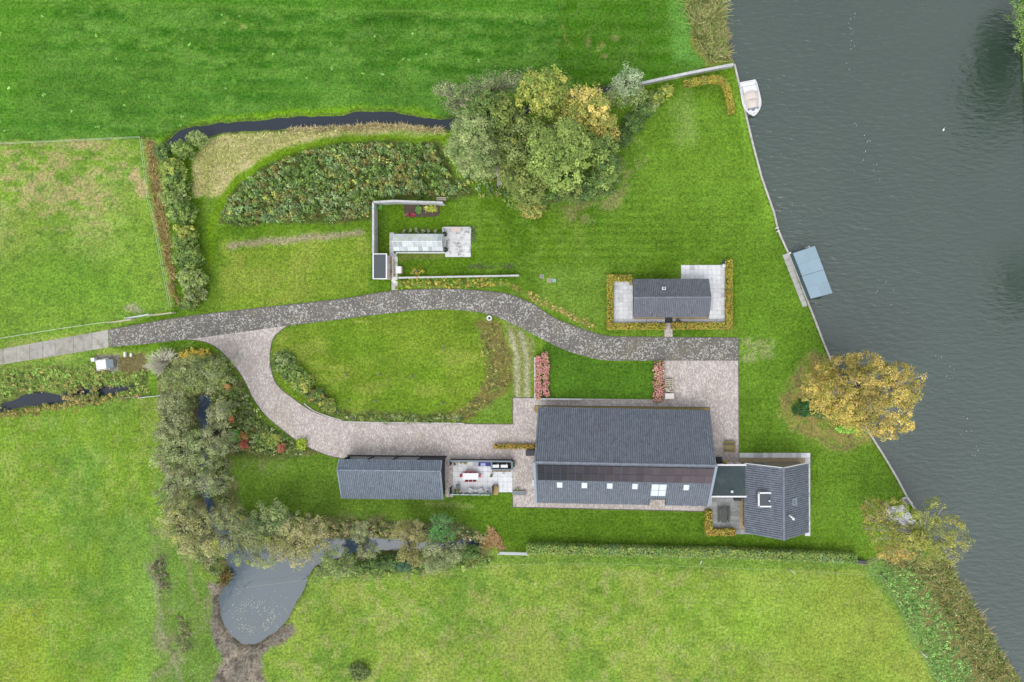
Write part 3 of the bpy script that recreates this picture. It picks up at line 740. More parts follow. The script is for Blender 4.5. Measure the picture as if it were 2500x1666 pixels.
# ------------------------------------------------------------------ buildings
class Slope:
    """one roof slope in the house's own axes: ridge along x, s runs from ridge to eave"""
    def __init__(s, x0, x1, ridge, eave):
        s.x0, s.x1 = x0, x1
        r = Vector((0, *ridge)); e = Vector((0, *eave)); s.r = r; s.d = (e - r); s.L = s.d.length; s.d.normalize()
        n = Vector((1, 0, 0)).cross(s.d); s.n = n if n.z > 0 else -n
    def pt(s, x, t, off=0.0): return Vector((x, 0, 0)) + s.r + s.d * t + s.n * off
def slope_box(b, sl, x0, x1, t0, t1, lo, hi, tint=None):
    X = Vector((1, 0, 0)); c = sl.pt((x0 + x1) / 2, (t0 + t1) / 2, (lo + hi) / 2)
    Y = sl.d if X.cross(sl.d).z > 0 else -sl.d
    return b.obox(c, (x1 - x0) / 2, (t1 - t0) / 2, (hi - lo) / 2, (X, Y, sl.n), tint)
def tiles(parent, sl, mat_, colw=0.29, course=0.34, amp=0.06, notch=None, name='roof_tiles', seed=1, var=0.10):
    r = np.random.default_rng(seed)
    nc = round((sl.x1 - sl.x0) / colw); nr = max(2, round(sl.L / course)); cw = (sl.x1 - sl.x0) / nc; c = sl.L / nr
    prof = [-1.25, -1.25, 0.4, 1.0, 0.5]; fr = [0, .07, .16, .5, .92]; m = nc * 5 + 1
    xs = sl.x0 + np.array([(i // 5 + fr[i % 5]) * cw for i in range(m)]); hh = np.array([prof[i % 5] for i in range(m)]) * amp
    V, Fc, T = [], [], []
    d = np.array(sl.d); n = np.array(sl.n); r0 = np.array(sl.r)
    for k in range(nr):
        for t, off in ((k * c, 0.06), ((k + 1) * c + 0.015, 0.105)):
            P = r0 + d * t; row = np.zeros((m, 3)); row[:] = P; row[:, 0] += xs; row += np.outer(hh + off, n); V.append(row)
        base = k * 2 * m; tt = 1 + r.normal(0, var, nc)
        for i in range(m - 1):
            xm = (xs[i] + xs[i + 1]) / 2
            if notch and notch[0] < xm < notch[1] and (k + .5) * c > notch[2]: continue
            Fc.append((base + i, base + i + 1, base + m + i + 1, base + m + i)); T.append([tt[i // 5]] * 3)
    V = np.concatenate(V); Fc = np.array(Fc)
    # keep faces upward
    a = np.cross(V[Fc[0][1]] - V[Fc[0][0]], V[Fc[0][3]] - V[Fc[0][0]])
    if a @ n < 0: Fc = Fc[:, ::-1]
    o = np_mesh(name, V, Fc, mat_, np.array(T), parent); o['kind'] = 'stuff'
    return o
def ridge_tiles(parent, x0, x1, y, z, m, w=0.16):
    b = MB(); n = round((x1 - x0) / 0.4); L = (x1 - x0) / n
    for i in range(n):
        xa = x0 + i * L; g = random.uniform(.95, 1.25)
        vs = []
        for x, r in ((xa, w), (xa + L * 1.05, w * 0.9)):
            for k in range(6):
                a = math.pi * k / 5; vs.append((x, y + r * math.cos(a), z + 0.05 + r * 0.8 * math.sin(a)))
        b.add(vs, [(k, k + 1, k + 7, k + 6) for k in range(5)] + [(0, 1, 2, 3, 4, 5)], (g, g, g * 1.02))
    o = b.build('ridge_tiles', m, parent); o['kind'] = 'stuff'; return o
def gable_walls(parent, x0, x1, yn, ys, he_n, he_s, yr, hr, m, name='wall'):
    prof = [(ys, 0), (yn, 0), (yn, he_n), (yr, hr), (ys, he_s)]
    b = MB(); n = 5
    vs = [(x, p[0], p[1]) for x in (x0, x1) for p in prof]
    fs = [(0, 1, 2, 3, 4)[::-1], (5, 6, 7, 8, 9)] + [(i, (i + 1) % n, n + (i + 1) % n, n + i) for i in range(n)]
    b.add(vs, fs); return b.build(name, m, parent)
def roof_window(parent, sl, x0, x1, t0, t1, panes=(1, 1), frame=0.08):
    f = MB(); slope_box(f, sl, x0, x1, t0, t1, 0.08, 0.17)
    fo = f.build('roof_window', M['verge'], parent)
    wx = (x1 - x0 - frame * (panes[0] + 1)) / panes[0]; wt = (t1 - t0 - frame * (panes[1] + 1)) / panes[1]
    for i in range(panes[0]):
        for j in range(panes[1]):
            p = MB(); xa = x0 + frame + i * (wx + frame); ta = t0 + frame + j * (wt + frame)
            slope_box(p, sl, xa, xa + wx, ta, ta + wt, 0.172, 0.19); p.build('pane', M['glass'], fo)
    return fo

# --- the long barn house
barn = thing('barn_house', 'long barn house with a blue-grey tiled roof and two rows of solar panels', 'house', (4.95, -16.43, 0), R(-1.14))
hN, hS, HR, HE = 6.62, 6.62, 8.13, 2.6
bx0, bx1 = -12.03, 12.03
sN = Slope(bx0, bx1, (0, HR), (hN, HE)); sS = Slope(bx0, bx1, (0, HR), (-hS, HE))
gable_walls(barn, bx0 + .25, bx1 - .25, hN - .35, -hS + 1.25, 2.72, 3.45, 0, HR - .15, M['black_wall'])
NX0, NX1, NT = 3.75, 5.95, 7.35
rf = MB(); slope_box(rf, sN, bx0 + .02, bx1 - .02, 0.0, sN.L, -0.16, -0.06)
for a, c, t in ((bx0 + .02, NX0, sS.L), (NX0, NX1, NT), (NX1, bx1 - .02, sS.L)): slope_box(rf, sS, a, c, 0.02, t, -0.16, -0.06)
roof = rf.build('roof', M['deck'], barn)
tiles(roof, sN, M['tile'], seed=3); tiles(roof, sS, M['tile'], notch=(NX0, NX1, NT), seed=4)
ridge_tiles(roof, bx0, bx1, 0, HR + .05, M['tile'])
for sl, nm in ((sS, 'verge'),):
    for x in (bx0, bx1):
        b = MB(); slope_box(b, sl, x - .16, x + .16, 0, sl.L, -0.12, 0.17); b.build('verge_board', M['verge'], roof)
for sl in (sN, sS):
    b = MB(); e = sl.pt(0, sl.L + .06, -0.02); b.box((0, e.y, e.z), (bx1 * 2, 0.14, 0.1))
    if sl is sN: b.build('gutter', M['deck'], barn)
ch = MB(); slope_box(ch, sS, NX0 - .05, NX0, NT, sS.L, -.1, .2); slope_box(ch, sS, NX1, NX1 + .05, NT, sS.L, -.1, .2); slope_box(ch, sS, NX0, NX1, NT - .12, NT, -.1, .16)
ch.build('notch_trim', M['dark_paint'], barn)
nw = MB(); nw.box(((NX0 + NX1) / 2, -hS + 1.2, 1.3), (NX1 - NX0 - .1, 0.06, 2.3)); nw.build('glazed_door', M['winglass'], barn)
px0, npan, pw = bx0 + 0.42, 23, 1.015
T0 = 0.48
for r_ in range(2):
    for i in range(npan):
        xa = px0 + i * pw + (0.06 if i > 10 else 0)
        b = MB(); slope_box(b, sS, xa, xa + pw - 0.055, T0 + r_ * 1.56, T0 + r_ * 1.56 + 1.48, 0.17, 0.205)
        o = b.build('solar_panel', M['solar'], barn)
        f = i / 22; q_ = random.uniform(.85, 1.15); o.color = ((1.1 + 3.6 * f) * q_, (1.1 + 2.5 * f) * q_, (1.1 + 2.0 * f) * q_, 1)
b = MB(); slope_box(b, sS, px0 - .03, px0 + npan * pw + .06, T0 - .03, T0 + 3.12, 0.13, 0.165); b.build('panel_rail', M['solar_frame'], barn)
b = MB(); slope_box(b, sS, px0 - .03, px0 + npan * pw + .06, T0 - .1, T0 - .035, 0.10, 0.2); b.build('panel_edge', M['black'], barn)
for px_ in (1367.5, 1428, 1490, 1551.5, 1677):
    xl = ((px_ - NX) / PPM * 0.946) - 4.95
    roof_window(barn, sS, xl - .42, xl + .42, 3.92, 5.15)
roof_window(barn, sS, NX0 - .02, NX1 - .05, 3.92, 6.55, (2, 2), 0.12)

# --- flat link building
link = thing('flat_link', 'flat dark-roofed link between the barn and the gabled wing', 'annex')
lx0, lx1, lyn, lys, lh = 16.0, 22.35, -17.55, -21.95, 3.0
MB().box(((16.9 + lx1) / 2, (lyn + lys) / 2 - .05, 1.4), (lx1 - 16.9, lyn - lys - .5, 2.8)).build('wall', M['offwhite'], link)
MB().box(((lx0 + lx1) / 2, (lyn + lys) / 2, lh - .1), (lx1 - lx0, lyn - lys, 0.16)).build('roof', M['bitumen'], link)
for y in (lyn, lys): MB().box(((16.75 + lx1) / 2, y, lh - .04), (lx1 - 16.75, 0.22, 0.24)).build('fascia', M['white'], link)
for x, wd in ((17.6, .8), (18.7, 1.1), (20.0, 1.0), (21.1, .8)):
    d = MB().box((x + .3, lyn - .16, 1.35), (wd, .08, 2.4)).build('door', M['offwhite'] if wd < 1.05 else M['winglass'], link)
    MB().box((x + .3 + wd / 2 - .12, lyn - .10, 1.1), (.05, .05, .18)).build('handle', M['black'], d)
MB().lathe((20.05, -21.2, lh - .02), [(.02, 0.0), (.13, 0.0), (.13, .25), (.2, .28), (.2, .36), (.02, .42)], 12).build('vent', M['metal'], link)

# --- gabled wing by the river
wing = thing('gabled_wing', 'gabled wing with a white-framed dormer, nearest house part to the river', 'house', (26.33, -22.2, 0), R(90.3))
wx0, wx1 = -4.86, 4.86
wE = Slope(wx0, wx1, (0, 6.36), (-4.4, 2.8)); wW = Slope(wx0, wx1, (0, 6.36), (4.4, 2.8))
gable_walls(wing, wx0 + .35, wx1 - .35, 4.1, -4.1, 2.85, 2.85, 0, 6.18, M['brownwood'])
rf = MB(); slope_box(rf, wE, wx0 + .02, wx1 - .02, 0, wE.L, -.16, -.06); slope_box(rf, wW, wx0 + .02, wx1 - .02, 0.02, wW.L, -.16, -.06)
roof = rf.build('roof', M['deck'], wing)
tiles(roof, wE, M['tile'], 0.3, 0.34, seed=5); tiles(roof, wW, M['tile'], 0.3, 0.34, seed=6)
ridge_tiles(roof, wx0, wx1, 0, 6.42, M['tile'], .19)
for sl in (wE, wW):
    b = MB(); slope_box(b, sl, wx1 - .02, wx1 + .06, 0, sl.L, -.14, .12); b.build('verge_board', M['white'], roof)
for k in range(18):     # gable planks towards the yard
    y = -3.9 + k * 0.45; top = 2.85 + (4.1 - abs(y + .2)) * .81
    MB().box((wx1 - .33, y + .2, top / 2 - .1), (.05, .42, top - .3)).build('plank', M['brownwood'], wing)
MB().box((wx1 - .28, 2.1, 1.5), (.06, 1.6, 1.6)).build('window', M['blueglass'], wing)
MB().box((wx1 - .28, -1.2, 4.2), (.06, 1.2, 1.0)).build('window', M['blueglass'], wing)
dl = lambda X, Y: (Y + 22.2, -(X - 26.33))     # world to wing axes (near enough to 90 degrees)
dx0, dx1, dyn, dys, dz = 23.2, 25.0, -20.85, -22.85, 5.25
xa, ya = dl(dx0, dyn); xb, yb = dl(dx1, dys)
dm_ = thing('dormer', None, None); dm_.parent = wing
b = MB().box(((xa + xb) / 2, (ya + yb) / 2 - .1, 4.3), (abs(xa - xb) - .25, abs(ya - yb) - .25, 1.85)); b.build('dormer_wall', M['offwhite'], dm_)
MB().box(((xa + xb) / 2, (ya + yb) / 2, dz), (abs(xa - xb) - .3, abs(ya - yb) - .16, .1)).build('dormer_roof', M['bitumen2'], dm_)
b = MB(); cy = (ya + yb) / 2
b.box(((xa + xb) / 2, ya - .06, dz), (abs(xa - xb), .2, .22)); b.box((xa - .08, cy, dz), (.2, abs(ya - yb), .22)); b.box((xb + .08, cy, dz), (.2, abs(ya - yb), .22))
b.build('fascia', M['white'], dm_)
MB().box(((xa + xb) / 2, ya + .03, 4.5), (1.3, .06, .9)).build('window', M['winglass'], dm_)
MB().lathe(((xa + xb) / 2 - .1, yb + .35, dz + .05), [(.02, 0), (.09, 0), (.09, .3), (.14, .32), (.02, .4)], 10).build('vent', M['metal'], dm_)
x0_, t0_ = (-21.9 + 22.2), 2.15
b = MB(); slope_box(b, wE, 0.0 - .5, 0.0 + .5, 1.75, 2.5, .1, .28); o = b.build('roof_hatch', M['verge'], wing)
b = MB(); slope_box(b, wE, -.28, .28, 1.9, 2.3, .281, .3); b.build('hatch_glass', M['winglass'], o)
b = MB(); slope_box(b, wE, -.6, .6, 2.5, 2.62, .1, .34); b.build('hatch_flashing', M['verge'], o)
pb = wE.pt(-1.55, 1.0, .05)
b = MB().tube([pb, pb + Vector((0, 0, .75)), pb + Vector((-.05, -.1, .95)), pb + Vector((-.3, -.35, 1.0))], .11, 8); b.ball(pb + Vector((-.34, -.4, 1.0)), .2, .2, .16, 10, 5); b.build('flue_pipe', M['white'], wing, True)

# --- the garage barn on the left
gar = thing('garage_barn', 'grey tiled open-fronted garage left of the furnished patio', 'garage', (-27.4, -18.1, 0), R(-.6))
gx0, gx1 = -7.12, 7.12
gN = Slope(gx0, gx1, (0, 4.1), (1.28, 3.35)); gS = Slope(gx0, gx1, (0, 4.1), (-4.3, 2.2))
rf = MB(); slope_box(rf, gN, gx0 + .02, gx1 - .02, 0, gN.L, -.16, -.06); slope_box(rf, gS, gx0 + .02, gx1 - .02, .02, gS.L, -.16, -.06)
roof = rf.build('roof', M['deck'], gar)
M['tile3'] = mat('garage_tile', col(114, 125, 137), 0.45, 0.1, 1.0, spec=0.45, attr=True)
tiles(roof, gN, M['tile3'], .27, .34, seed=8); tiles(roof, gS, M['tile3'], .27, .34, seed=9); ridge_tiles(roof, gx0, gx1, 0, 4.14, M['tile3'], .14)
for sl in (gN, gS):
    for x in (gx0, gx1):
        b = MB(); slope_box(b, sl, x - .05, x + .05, 0, sl.L, -.14, .1); b.build('verge_board', M['verge'], roof)
MB().box((0, -4.05, 1.1), (gx1 * 2 - .5, .14, 2.2)).build('wall', M['black_wall'], gar)
for x in (gx0 + .3, gx1 - .3): 
    b = MB(); vs = [(x + dx, y, z) for dx in (-.07, .07) for y, z in ((-4.1, 0), (1.2, 0), (1.2, 3.2), (0, 3.9), (-4.1, 2.1))]
    b.add(vs, [(4, 3, 2, 1, 0), (5, 6, 7, 8, 9)] + [(i, (i + 1) % 5, 5 + (i + 1) % 5, 5 + i) for i in range(5)]); b.build('wall', M['black_wall'], gar)
MB().box((0, -1.4, .02), (gx1 * 2 - .5, 5.2, .08)).build('floor', M['concrete_plain'], gar)
MB().box((0, 1.33, .1), (gx1 * 2 + .1, .14, .24)).build('sill', M['dark_paint'], gar)
for x in (gx0 + .3, -3.4, .1, 3.6, gx1 - .3): MB().box((x, 1.2, 1.6), (.16, .16, 3.2)).build('post', M['dark_paint'], gar)
MB().box((5.4, 1.18, 1.55), (3.3, .08, 3.0)).build('door', M['dark_paint'], gar)
MB().lathe((1.45, 0, 4.16), [(.03, 0), (.07, 0), (.07, .25), (.02, .3)], 8).build('vent', M['white'], gar)

# --- garden cottage
cot = thing('cottage', 'small grey tiled cottage ringed by pale slabs and an ochre hedge', 'house', (11.61, 5.72, 0), R(0.35))
cx = 5.31
cN = Slope(-cx, cx, (0, 4.44), (2.6, 2.5)); cS = Slope(-cx, cx, (0, 4.44), (-2.6, 2.5))
gable_walls(cot, -cx + .2, cx - .2, 2.35, -2.35, 2.6, 2.6, 0, 4.3, M['black_wall'])
rf = MB(); slope_box(rf, cN, -cx + .02, cx - .02, 0, cN.L, -.16, -.06); slope_box(rf, cS, -cx + .02, cx - .02, .02, cS.L, -.16, -.06)
roof = rf.build('roof', M['deck'], cot)
tiles(roof, cN, M['tile2'], .25, .32, seed=10); tiles(roof, cS, M['tile2'], .25, .32, seed=11); ridge_tiles(roof, -cx, cx, 0, 4.48, M['tile2'], .14)
for x in (-cx, cx):
    for sl in (cN, cS):
        b = MB(); slope_box(b, sl, x - .04, x + .04, 0, sl.L, -.12, .1); b.build('verge_board', M['deck'], roof)
pc = cN.pt(-1.1, 1.5, .1)
c_ = MB().box(pc + Vector((0, 0, .15)), (.5, .42, .5)).build('chimney', M['white'], cot)
MB().cyl(pc + Vector((0, 0, .4)), .12, .12, .3, 10).build('chimney_pot', M['black'], c_)
MB().box((-.72, -2.4, 1.1), (1.0, .08, 2.1)).build('door', M['dark_paint'], cot)

# --- greenhouse
gh = thing('greenhouse', 'whitewashed glass greenhouse inside the concrete fence', 'greenhouse')
A = W(962, 614, 1.6); B = W(1081, 571, 1.6); gxa, gxb, gya, gyb = A.x, B.x, A.y, B.y; gym = W(0, 589.5, 2.45).y
GE, GH = 1.6, 2.45
MB().box(((gxa + gxb) / 2, (gya + gyb) / 2, .12), (gxb - gxa + .2, gyb - gya + .2, .24)).build('base', M['white'], gh)
npn = 10; pwid = (gxb - gxa) / npn
for side, (yr, ye) in enumerate(((gym, gyb), (gym, gya))):
    sl = Slope(gxa, gxb, (yr, GH), (ye, GE))
    for i in range(npn):
        for j, (ta, tb) in enumerate(((.03, sl.L * .52), (sl.L * .53, sl.L - .02))):
            b = MB(); slope_box(b, sl, gxa + i * pwid + .025, gxa + (i + 1) * pwid - .025, ta, tb, 0, .012)
            o = b.build('pane', M['ghglass'], gh)
            g = random.uniform(.82, 1.06); q = random.random()
            if q < .18: g *= .72
            o.color = (g, g, g * (0.86 if (side == 0 and q > .6) else 1), 1)
    for i in range(npn + 1):
        b = MB(); slope_box(b, sl, gxa + i * pwid - .02, gxa + i * pwid + .02, 0, sl.L, -.03, .03); b.build('glazing_bar', M['white'], gh)
    MB().box(((gxa + gxb) / 2, ye, GE), (gxb - gxa + .1, .09, .09)).build('gutter', M['deck'], gh)
    for i in range(npn):
        MB().box((gxa + (i + .5) * pwid, ye, .92), (pwid - .05, .015, 1.34)).build('side_pane', M['ghglass'], gh)
MB().box(((gxa + gxb) / 2, gym, GH + .03), (gxb - gxa + .1, .08, .08)).build('ridge_bar', M['white'], gh)
for x in (gxa - .01, gxb + .01):
    b = MB(); vs = [(x + d, y, z) for d in (-.01, .01) for y, z in ((gya, .24), (gyb, .24), (gyb, GE), (gym, GH), (gya, GE))]
    b.add(vs, [(4, 3, 2, 1, 0), (5, 6, 7, 8, 9)]); b.build('end_glass', M['ghglass'], gh)

# --- small tool shed
sh = thing('tool_shed', 'small flat dark-roofed shed with pale pink walls at the fence corner', 'shed')
MB().box((-29.15, 10.18, 1.05), (1.75, 3.3, 2.1)).build('wall', M['pinkwall'], sh)
MB().box((-29.2, 10.2, 2.19), (1.66, 3.28, .06)).build('roof', M['bitumen2'], sh)
b = MB()
for dx, dy, sx, sy in ((-.93, 0, .16, 3.6), (.93, 0, .16, 3.6), (0, 1.74, 1.7, .12), (0, -1.74, 1.7, .12)): b.box((-29.2 + dx, 10.2 + dy, 2.18), (sx, sy, .16))
b.build('fascia', M['white'], sh)
d = MB().box((-28.25, 10.4, 1.0), (.05, .9, 1.95)).build('door', M['offwhite'], sh); MB().box((-28.2, 10.75, 1.0), (.05, .05, .16)).build('handle', M['black'], d)

# --- boat shelter on the river
sc_ = [W(1936, 619, 1.7), W(1989, 601, 1.7), W(2032.7, 716, 1.7), W(1980, 730, 1.7)]
bs = thing('boat_shelter', 'blue-grey flat roofed boat shelter standing in the river', 'boathouse')
def lerp4(u, v): return sc_[0].lerp(sc_[1], u).lerp(sc_[3].lerp(sc_[2], u), v)
for i, (v0, v1, dz_) in enumerate(((0, .5, .07), (.503, 1, 0))):
    for j, (u0, u1) in enumerate(((0, .5), (.502, 1))):
        for k in range(2):
            va = v0 + (v1 - v0) * k / 2; vb = v0 + (v1 - v0) * (k + 1) / 2 - .002
            P4 = [lerp4(u0, va), lerp4(u1, va), lerp4(u1, vb), lerp4(u0, vb)]
            z = 1.7 + dz_
            o = MB().prism([(p.x, p.y) for p in P4], z - .12, z).build('roof_panel', M['steelroof'], bs)
            g = random.uniform(.95, 1.04); o.color = (g, g, g, 1)
Pw = [sc_[0], sc_[3]]
e = (sc_[3] - sc_[0]).normalized(); nrm = Vector((-e.y, e.x, 0))
if nrm.x > 0: nrm = -nrm
for v0, v1 in ((0, .495), (.505, 1)):
    a = sc_[0].lerp(sc_[3], v0); c = sc_[0].lerp(sc_[3], v1)
    MB().bar((a.x + .05, a.y, .5), (c.x + .05, c.y, .5), .06, 2.2).build('wall', M['steelwall'], bs)
for u, v in ((.05, .03), (.95, .03), (.95, .97), (.05, .97), (.95, .5)):
    p = lerp4(u, v); MB().cyl((p.x, p.y, -1.5), .09, .09, 3.1, 8).build('post', M['steelwall'], bs)
b = MB(); a = W(1938, 619.5, .5); c = W(1973, 606, .5); b.bar(a, c, .1, .1); b.build('fender_rail', M['black'], bs)
for k, (x, y) in enumerate(((1929.3, 618), (1975.7, 603.3))):
    p = W(x, y, 1.0); o = MB().cyl((p.x, p.y, -1.5), .13, .13, 2.5, 12).build('mooring_pile', M['white'])
    tag(o, ('white round mooring pile at the bank corner of the boat shelter', 'white round mooring pile off the river corner of the boat shelter')[k], 'pile', 'white mooring piles')
jt = thing('landing', 'narrow concrete landing strip beside the boat shelter', 'landing')
ja, jb, jc, jd = W(1910, 623), W(1922.5, 618.5), W(1971, 747), W(1960, 751)
for i in range(9):
    f0, f1 = i / 9 + .002, (i + 1) / 9 - .002
    P4 = [ja.lerp(jd, f0), jb.lerp(jc, f0), jb.lerp(jc, f1), ja.lerp(jd, f1)]
    o = slab_obj('slab', [(p.x, p.y) for p in P4], -.1, .06 + random.uniform(0, .006), M['concrete_plain'], jt)

# river edging: sheet piling with a timber cap
qu = thing('river_edging', 'pale timber-capped river edging along the lawn', 'edging')
Q = [p for p in RIV_W if 150 < p[1] < 1260]
for i in range(len(Q) - 1):
    a, c = W(*Q[i]), W(*Q[i + 1]); d = (c - a).normalized() * .01
    MB().bar((a.x, a.y, .04), (c.x - d.x, c.y - d.y, .04), .26, .12).build('cap_plank', M['palekerb'], qu)
    MB().bar((a.x + .02, a.y, -.8), (c.x + .02, c.y, -.8), .1, 1.56).build('sheet_pile', M['brownwood'], qu)
for k, (x, y) in enumerate(((1897, 556.5), (1900, 564.5))):
    p = W(x, y, .5); tag(MB().box((p.x, p.y, .25), (.42, .12, .5), R(18)).build('mooring_post', M['white']), ('upper of two white mooring posts on the bank', 'lower of two white mooring posts on the bank')[k], 'post', 'white mooring posts')
tag(ribbon('river_edging', [p for p in RIV_W if -210 < p[1] < 160], .12, -1.2, .02, M['brownwood']), 'dark timber edging along the reeds above the concrete wall', 'edging')
tag(ribbon('river_edging', [p for p in RIV_W if 1325 < p[1] < 1730], .14, -1.2, -.1, M['brownwood']), 'dark timber edging along the reeds at lower right', 'edging')

# ------------------------------------------------------------------ walls, fences, gates
def panel_wall(name, label, pts, hgt, th, plen, m=M['concrete'], cap=True, cat='wall', part='panel'):
    root = thing(name, label, cat)
    P = [W(x, y, hgt) for x, y in pts]
    for i in range(len(P) - 1):
        a, c = P[i], P[i + 1]; L = (c - a).length; n = max(1, round(L / plen))
        for k in range(n):
            p = a.lerp(c, (k + .012) / n); q = a.lerp(c, (k + .988) / n)
            o = MB().bar((p.x, p.y, hgt / 2 - .06), (q.x, q.y, hgt / 2 - .06), th * .6, hgt - .08).build(part, m, root)
            g = random.uniform(.85, 1.05); o.color = (g, g, g, 1)
            if cap:
                o = MB().bar((p.x, p.y, hgt), (q.x, q.y, hgt), th, .1).build('coping', m, root); g = random.uniform(.95, 1.1); o.color = (g, g, g, 1)
    return root
panel_wall('garden_wall', 'pale concrete panel fence round two sides of the greenhouse yard', [(911, 619), (911, 494), (960, 491), (1081, 495)], 1.9, .28, .86)
panel_wall('garden_wall', 'long low pale wall above the orange border', [(972, 678.5), (1267.5, 673)], .8, .24, 1.3)
panel_wall('garden_wall', 'low concrete wall running from the trees to the river', [(1555, 206), (1600, 196), (1660, 183), (1720, 171), (1791, 157.5)], .9, .36, 1.2)
panel_wall('garden_wall', 'white low wall on the left of the hydrangeas', [(1306, 873), (1306, 972.5)], .55, .22, 1.5)
panel_wall('garden_wall', 'white low wall below the hydrangeas beside the barn', [(1306, 974.2), (1421, 975.6)], .5, .22, 1.5)
tag(ribbon('edging_strip', [(1421, 975), (1597, 977)], .1, -.05, .1, M['palekerb']), 'thin pale edging between barn lawn and brick path', 'edging')
st = panel_wall('terrace_wall', 'white ledge along the top of the greenhouse terrace', [(1082, 571), (1082, 556.5), (1148, 556.5), (1148, 570)], .45, .26, 1.2)
pal = thing('plank_stack', 'short stack of pale planks at the end of the concrete fence', 'planks')
p = W(1077, 486.5, .5)
for k in range(4): MB().box((p.x, p.y - .18 + .13 * k, .25), (1.35, .11, .5)).build('plank', M['paleboard'] if k % 2 else M['wood'], pal)

def wire_fence(label, pts, step=4.5, hgt=1.1, wires=2, white=True, posts=None):
    root = thing('wire_fence', label, 'fence'); P = [W(*p) for p in pts]
    pm = M['dry_twig']
    for i in range(len(P) - 1):
        a, c = P[i], P[i + 1]; n = max(1, round((c - a).length / step))
        for k in range(n + (1 if i == len(P) - 2 else 0)):
            q = a.lerp(c, k / n); MB().cyl((q.x, q.y, -.2), .045, .04, hgt + .2, 6).build('post', M['wood'], root)
    for wz in range(wires):
        b = MB(); z = hgt * (.95 - .4 * wz)
        for i in range(len(P) - 1): b.bar((P[i].x, P[i].y, z), (P[i + 1].x, P[i + 1].y, z), .035 if wires > 1 else .014, .02)
        b.build('wire', M['fence_wire'], root)
    return root
M['fence_wire'] = mat('pale_tape', col(200, 216, 176), .7, .05)
wire_fence('pale tape fence along the top of the left paddock', [(-60, 358), (352, 339)])
wire_fence('pale tape fence down the right side of the left paddock', [(352, 340), (370, 490), (388, 560), (404, 650), (424, 752)])
wire_fence('pale tape fence beside the concrete drive', [(-60, 838), (150, 804), (276, 786)])
wire_fence('thin wire fence across the pasture below the hedge', [(1160, 1380), (1300, 1372), (1500, 1372), (1710, 1379), (1925, 1388), (2150, 1401), (2200, 1498), (2244, 1590), (2300, 1690)], 7.5, 1.0, 1)
wire_fence('thin wire fence over the end of the pond', [(600, 1430), (745, 1412), (1000, 1406), (1150, 1380)], 6, 1.0, 1)
for k, (x, y, a, b_, lb) in enumerate(((1709, 1378, 2, -14, 'short white fence peg left of the other along the hedge'), (1926, 1388, 10, 8, 'white leaning fence peg below the right part of the hedge'), (2244, 1590, 12, 8, 'white leaning fence peg in the lower right pasture'))):
    q = W(x, y); tag(MB().tube([(q.x, q.y, 0), (q.x + a / PPM, q.y - b_ / PPM, 1.0)], .06, 6).build('fence_peg', M['white']), lb, 'peg', 'white fence pegs')
q = W(2150, 1401); tag(MB().tube([(q.x, q.y, -.2), (q.x + .35, q.y - .4, 1.2)], .09, 6).build('corner_post', M['black']), 'dark leaning corner post of the wire fence', 'post')
def gate(label, a, b, m, hgt=1.15, bars=4, braces=True, z0=.15, cat='gate', name='field_gate'):
    root = thing(name, label, cat); A, B = W(*a), W(*b)
    for k in range(bars):
        z = z0 + (hgt - z0) * k / (bars - 1); MB().bar((A.x, A.y, z), (B.x, B.y, z), .07, .07).build('rail', m, root)
    for q in (A, B): MB().cyl((q.x, q.y, -.2), .08, .08, hgt + .35, 8).build('post', m, root)
    return root
gate('white steel gate into the left paddock', (319, 777.5), (374, 768), M['metal'])
gate('pale timber rail left of the white paddock gate', (278, 788), (330, 780.5), M['paleboard'], 1.1, 2, cat='rail', name='rail_fence')
gate('pale timber rail right of the white paddock gate', (377, 771), (429, 764), M['paleboard'], 1.1, 2, cat='rail', name='rail_fence')
gate('galvanised gate leading to the trees by the ditch end', (352, 970), (406, 964.5), M['metal'])
gate('short timber rail at the end of the left ditch', (307, 970.5), (350, 967.5), M['wood'], 1.0, 2, cat='rail', name='rail_fence')
gate('pale timber gate at the left end of the long hedge', (1219, 1347.5), (1291, 1349.5), M['metal'], 1.15, 4)
gate('weathered rail running from hedge end to the river tree', (2112, 1373), (2188, 1339), M['wood'], .9, 2, cat='rail', name='rail_fence')
pt = thing('trough', 'small dark stone trough at the right end of the long hedge', 'trough'); q = W(2098, 1370.5)
MB().box((q.x, q.y + .05, .3), (1.4, .42, .6), R(-7)).build('basin', M['darkwood'], pt); MB().box((q.x, q.y - .22, .34), (1.5, .1, .62), R(-7)).build('rim', M['wood'], pt)
gate('low pale timber gate across the narrow slab path', (962.5, 637), (963.5, 676), M['paleboard'], .9, 3)

# ------------------------------------------------------------------ foliage
def leaf_mesh(name, C, Nn, size, colr, parent=None, aspect=0.6, m=None):
    """quads: centres C (n,3), facing Nn (n,3), size (n,), colours (n,3)"""
    n = len(C); Nn = Nn / (np.linalg.norm(Nn, axis=1, keepdims=True) + 1e-9)
    r = RNG.normal(size=(n, 3)); U = np.cross(Nn, r); U /= np.linalg.norm(U, axis=1, keepdims=True) + 1e-9
    Vv = np.cross(Nn, U); s_ = size[:, None]
    V = np.stack([C - U * s_, C - Vv * s_ * aspect, C + U * s_, C + Vv * s_ * aspect], 1).reshape(-1, 3)
    F = np.arange(4 * n).reshape(n, 4)
    return np_mesh(name, V, F, m or M['leaf'], colr, parent)
def cmix(colors, n, var=0.22):
    A = np.array([col(*c) for c in colors]); i = RNG.integers(0, len(A), n); j = RNG.integers(0, len(A), n); t = RNG.random((n, 1)) * .5
    return (A[i] * (1 - t) + A[j] * t) * np.exp(RNG.normal(0, var, (n, 1)))
FG = 1.58   # leaves shade each other; their own colour is a little lighter than the crown looks
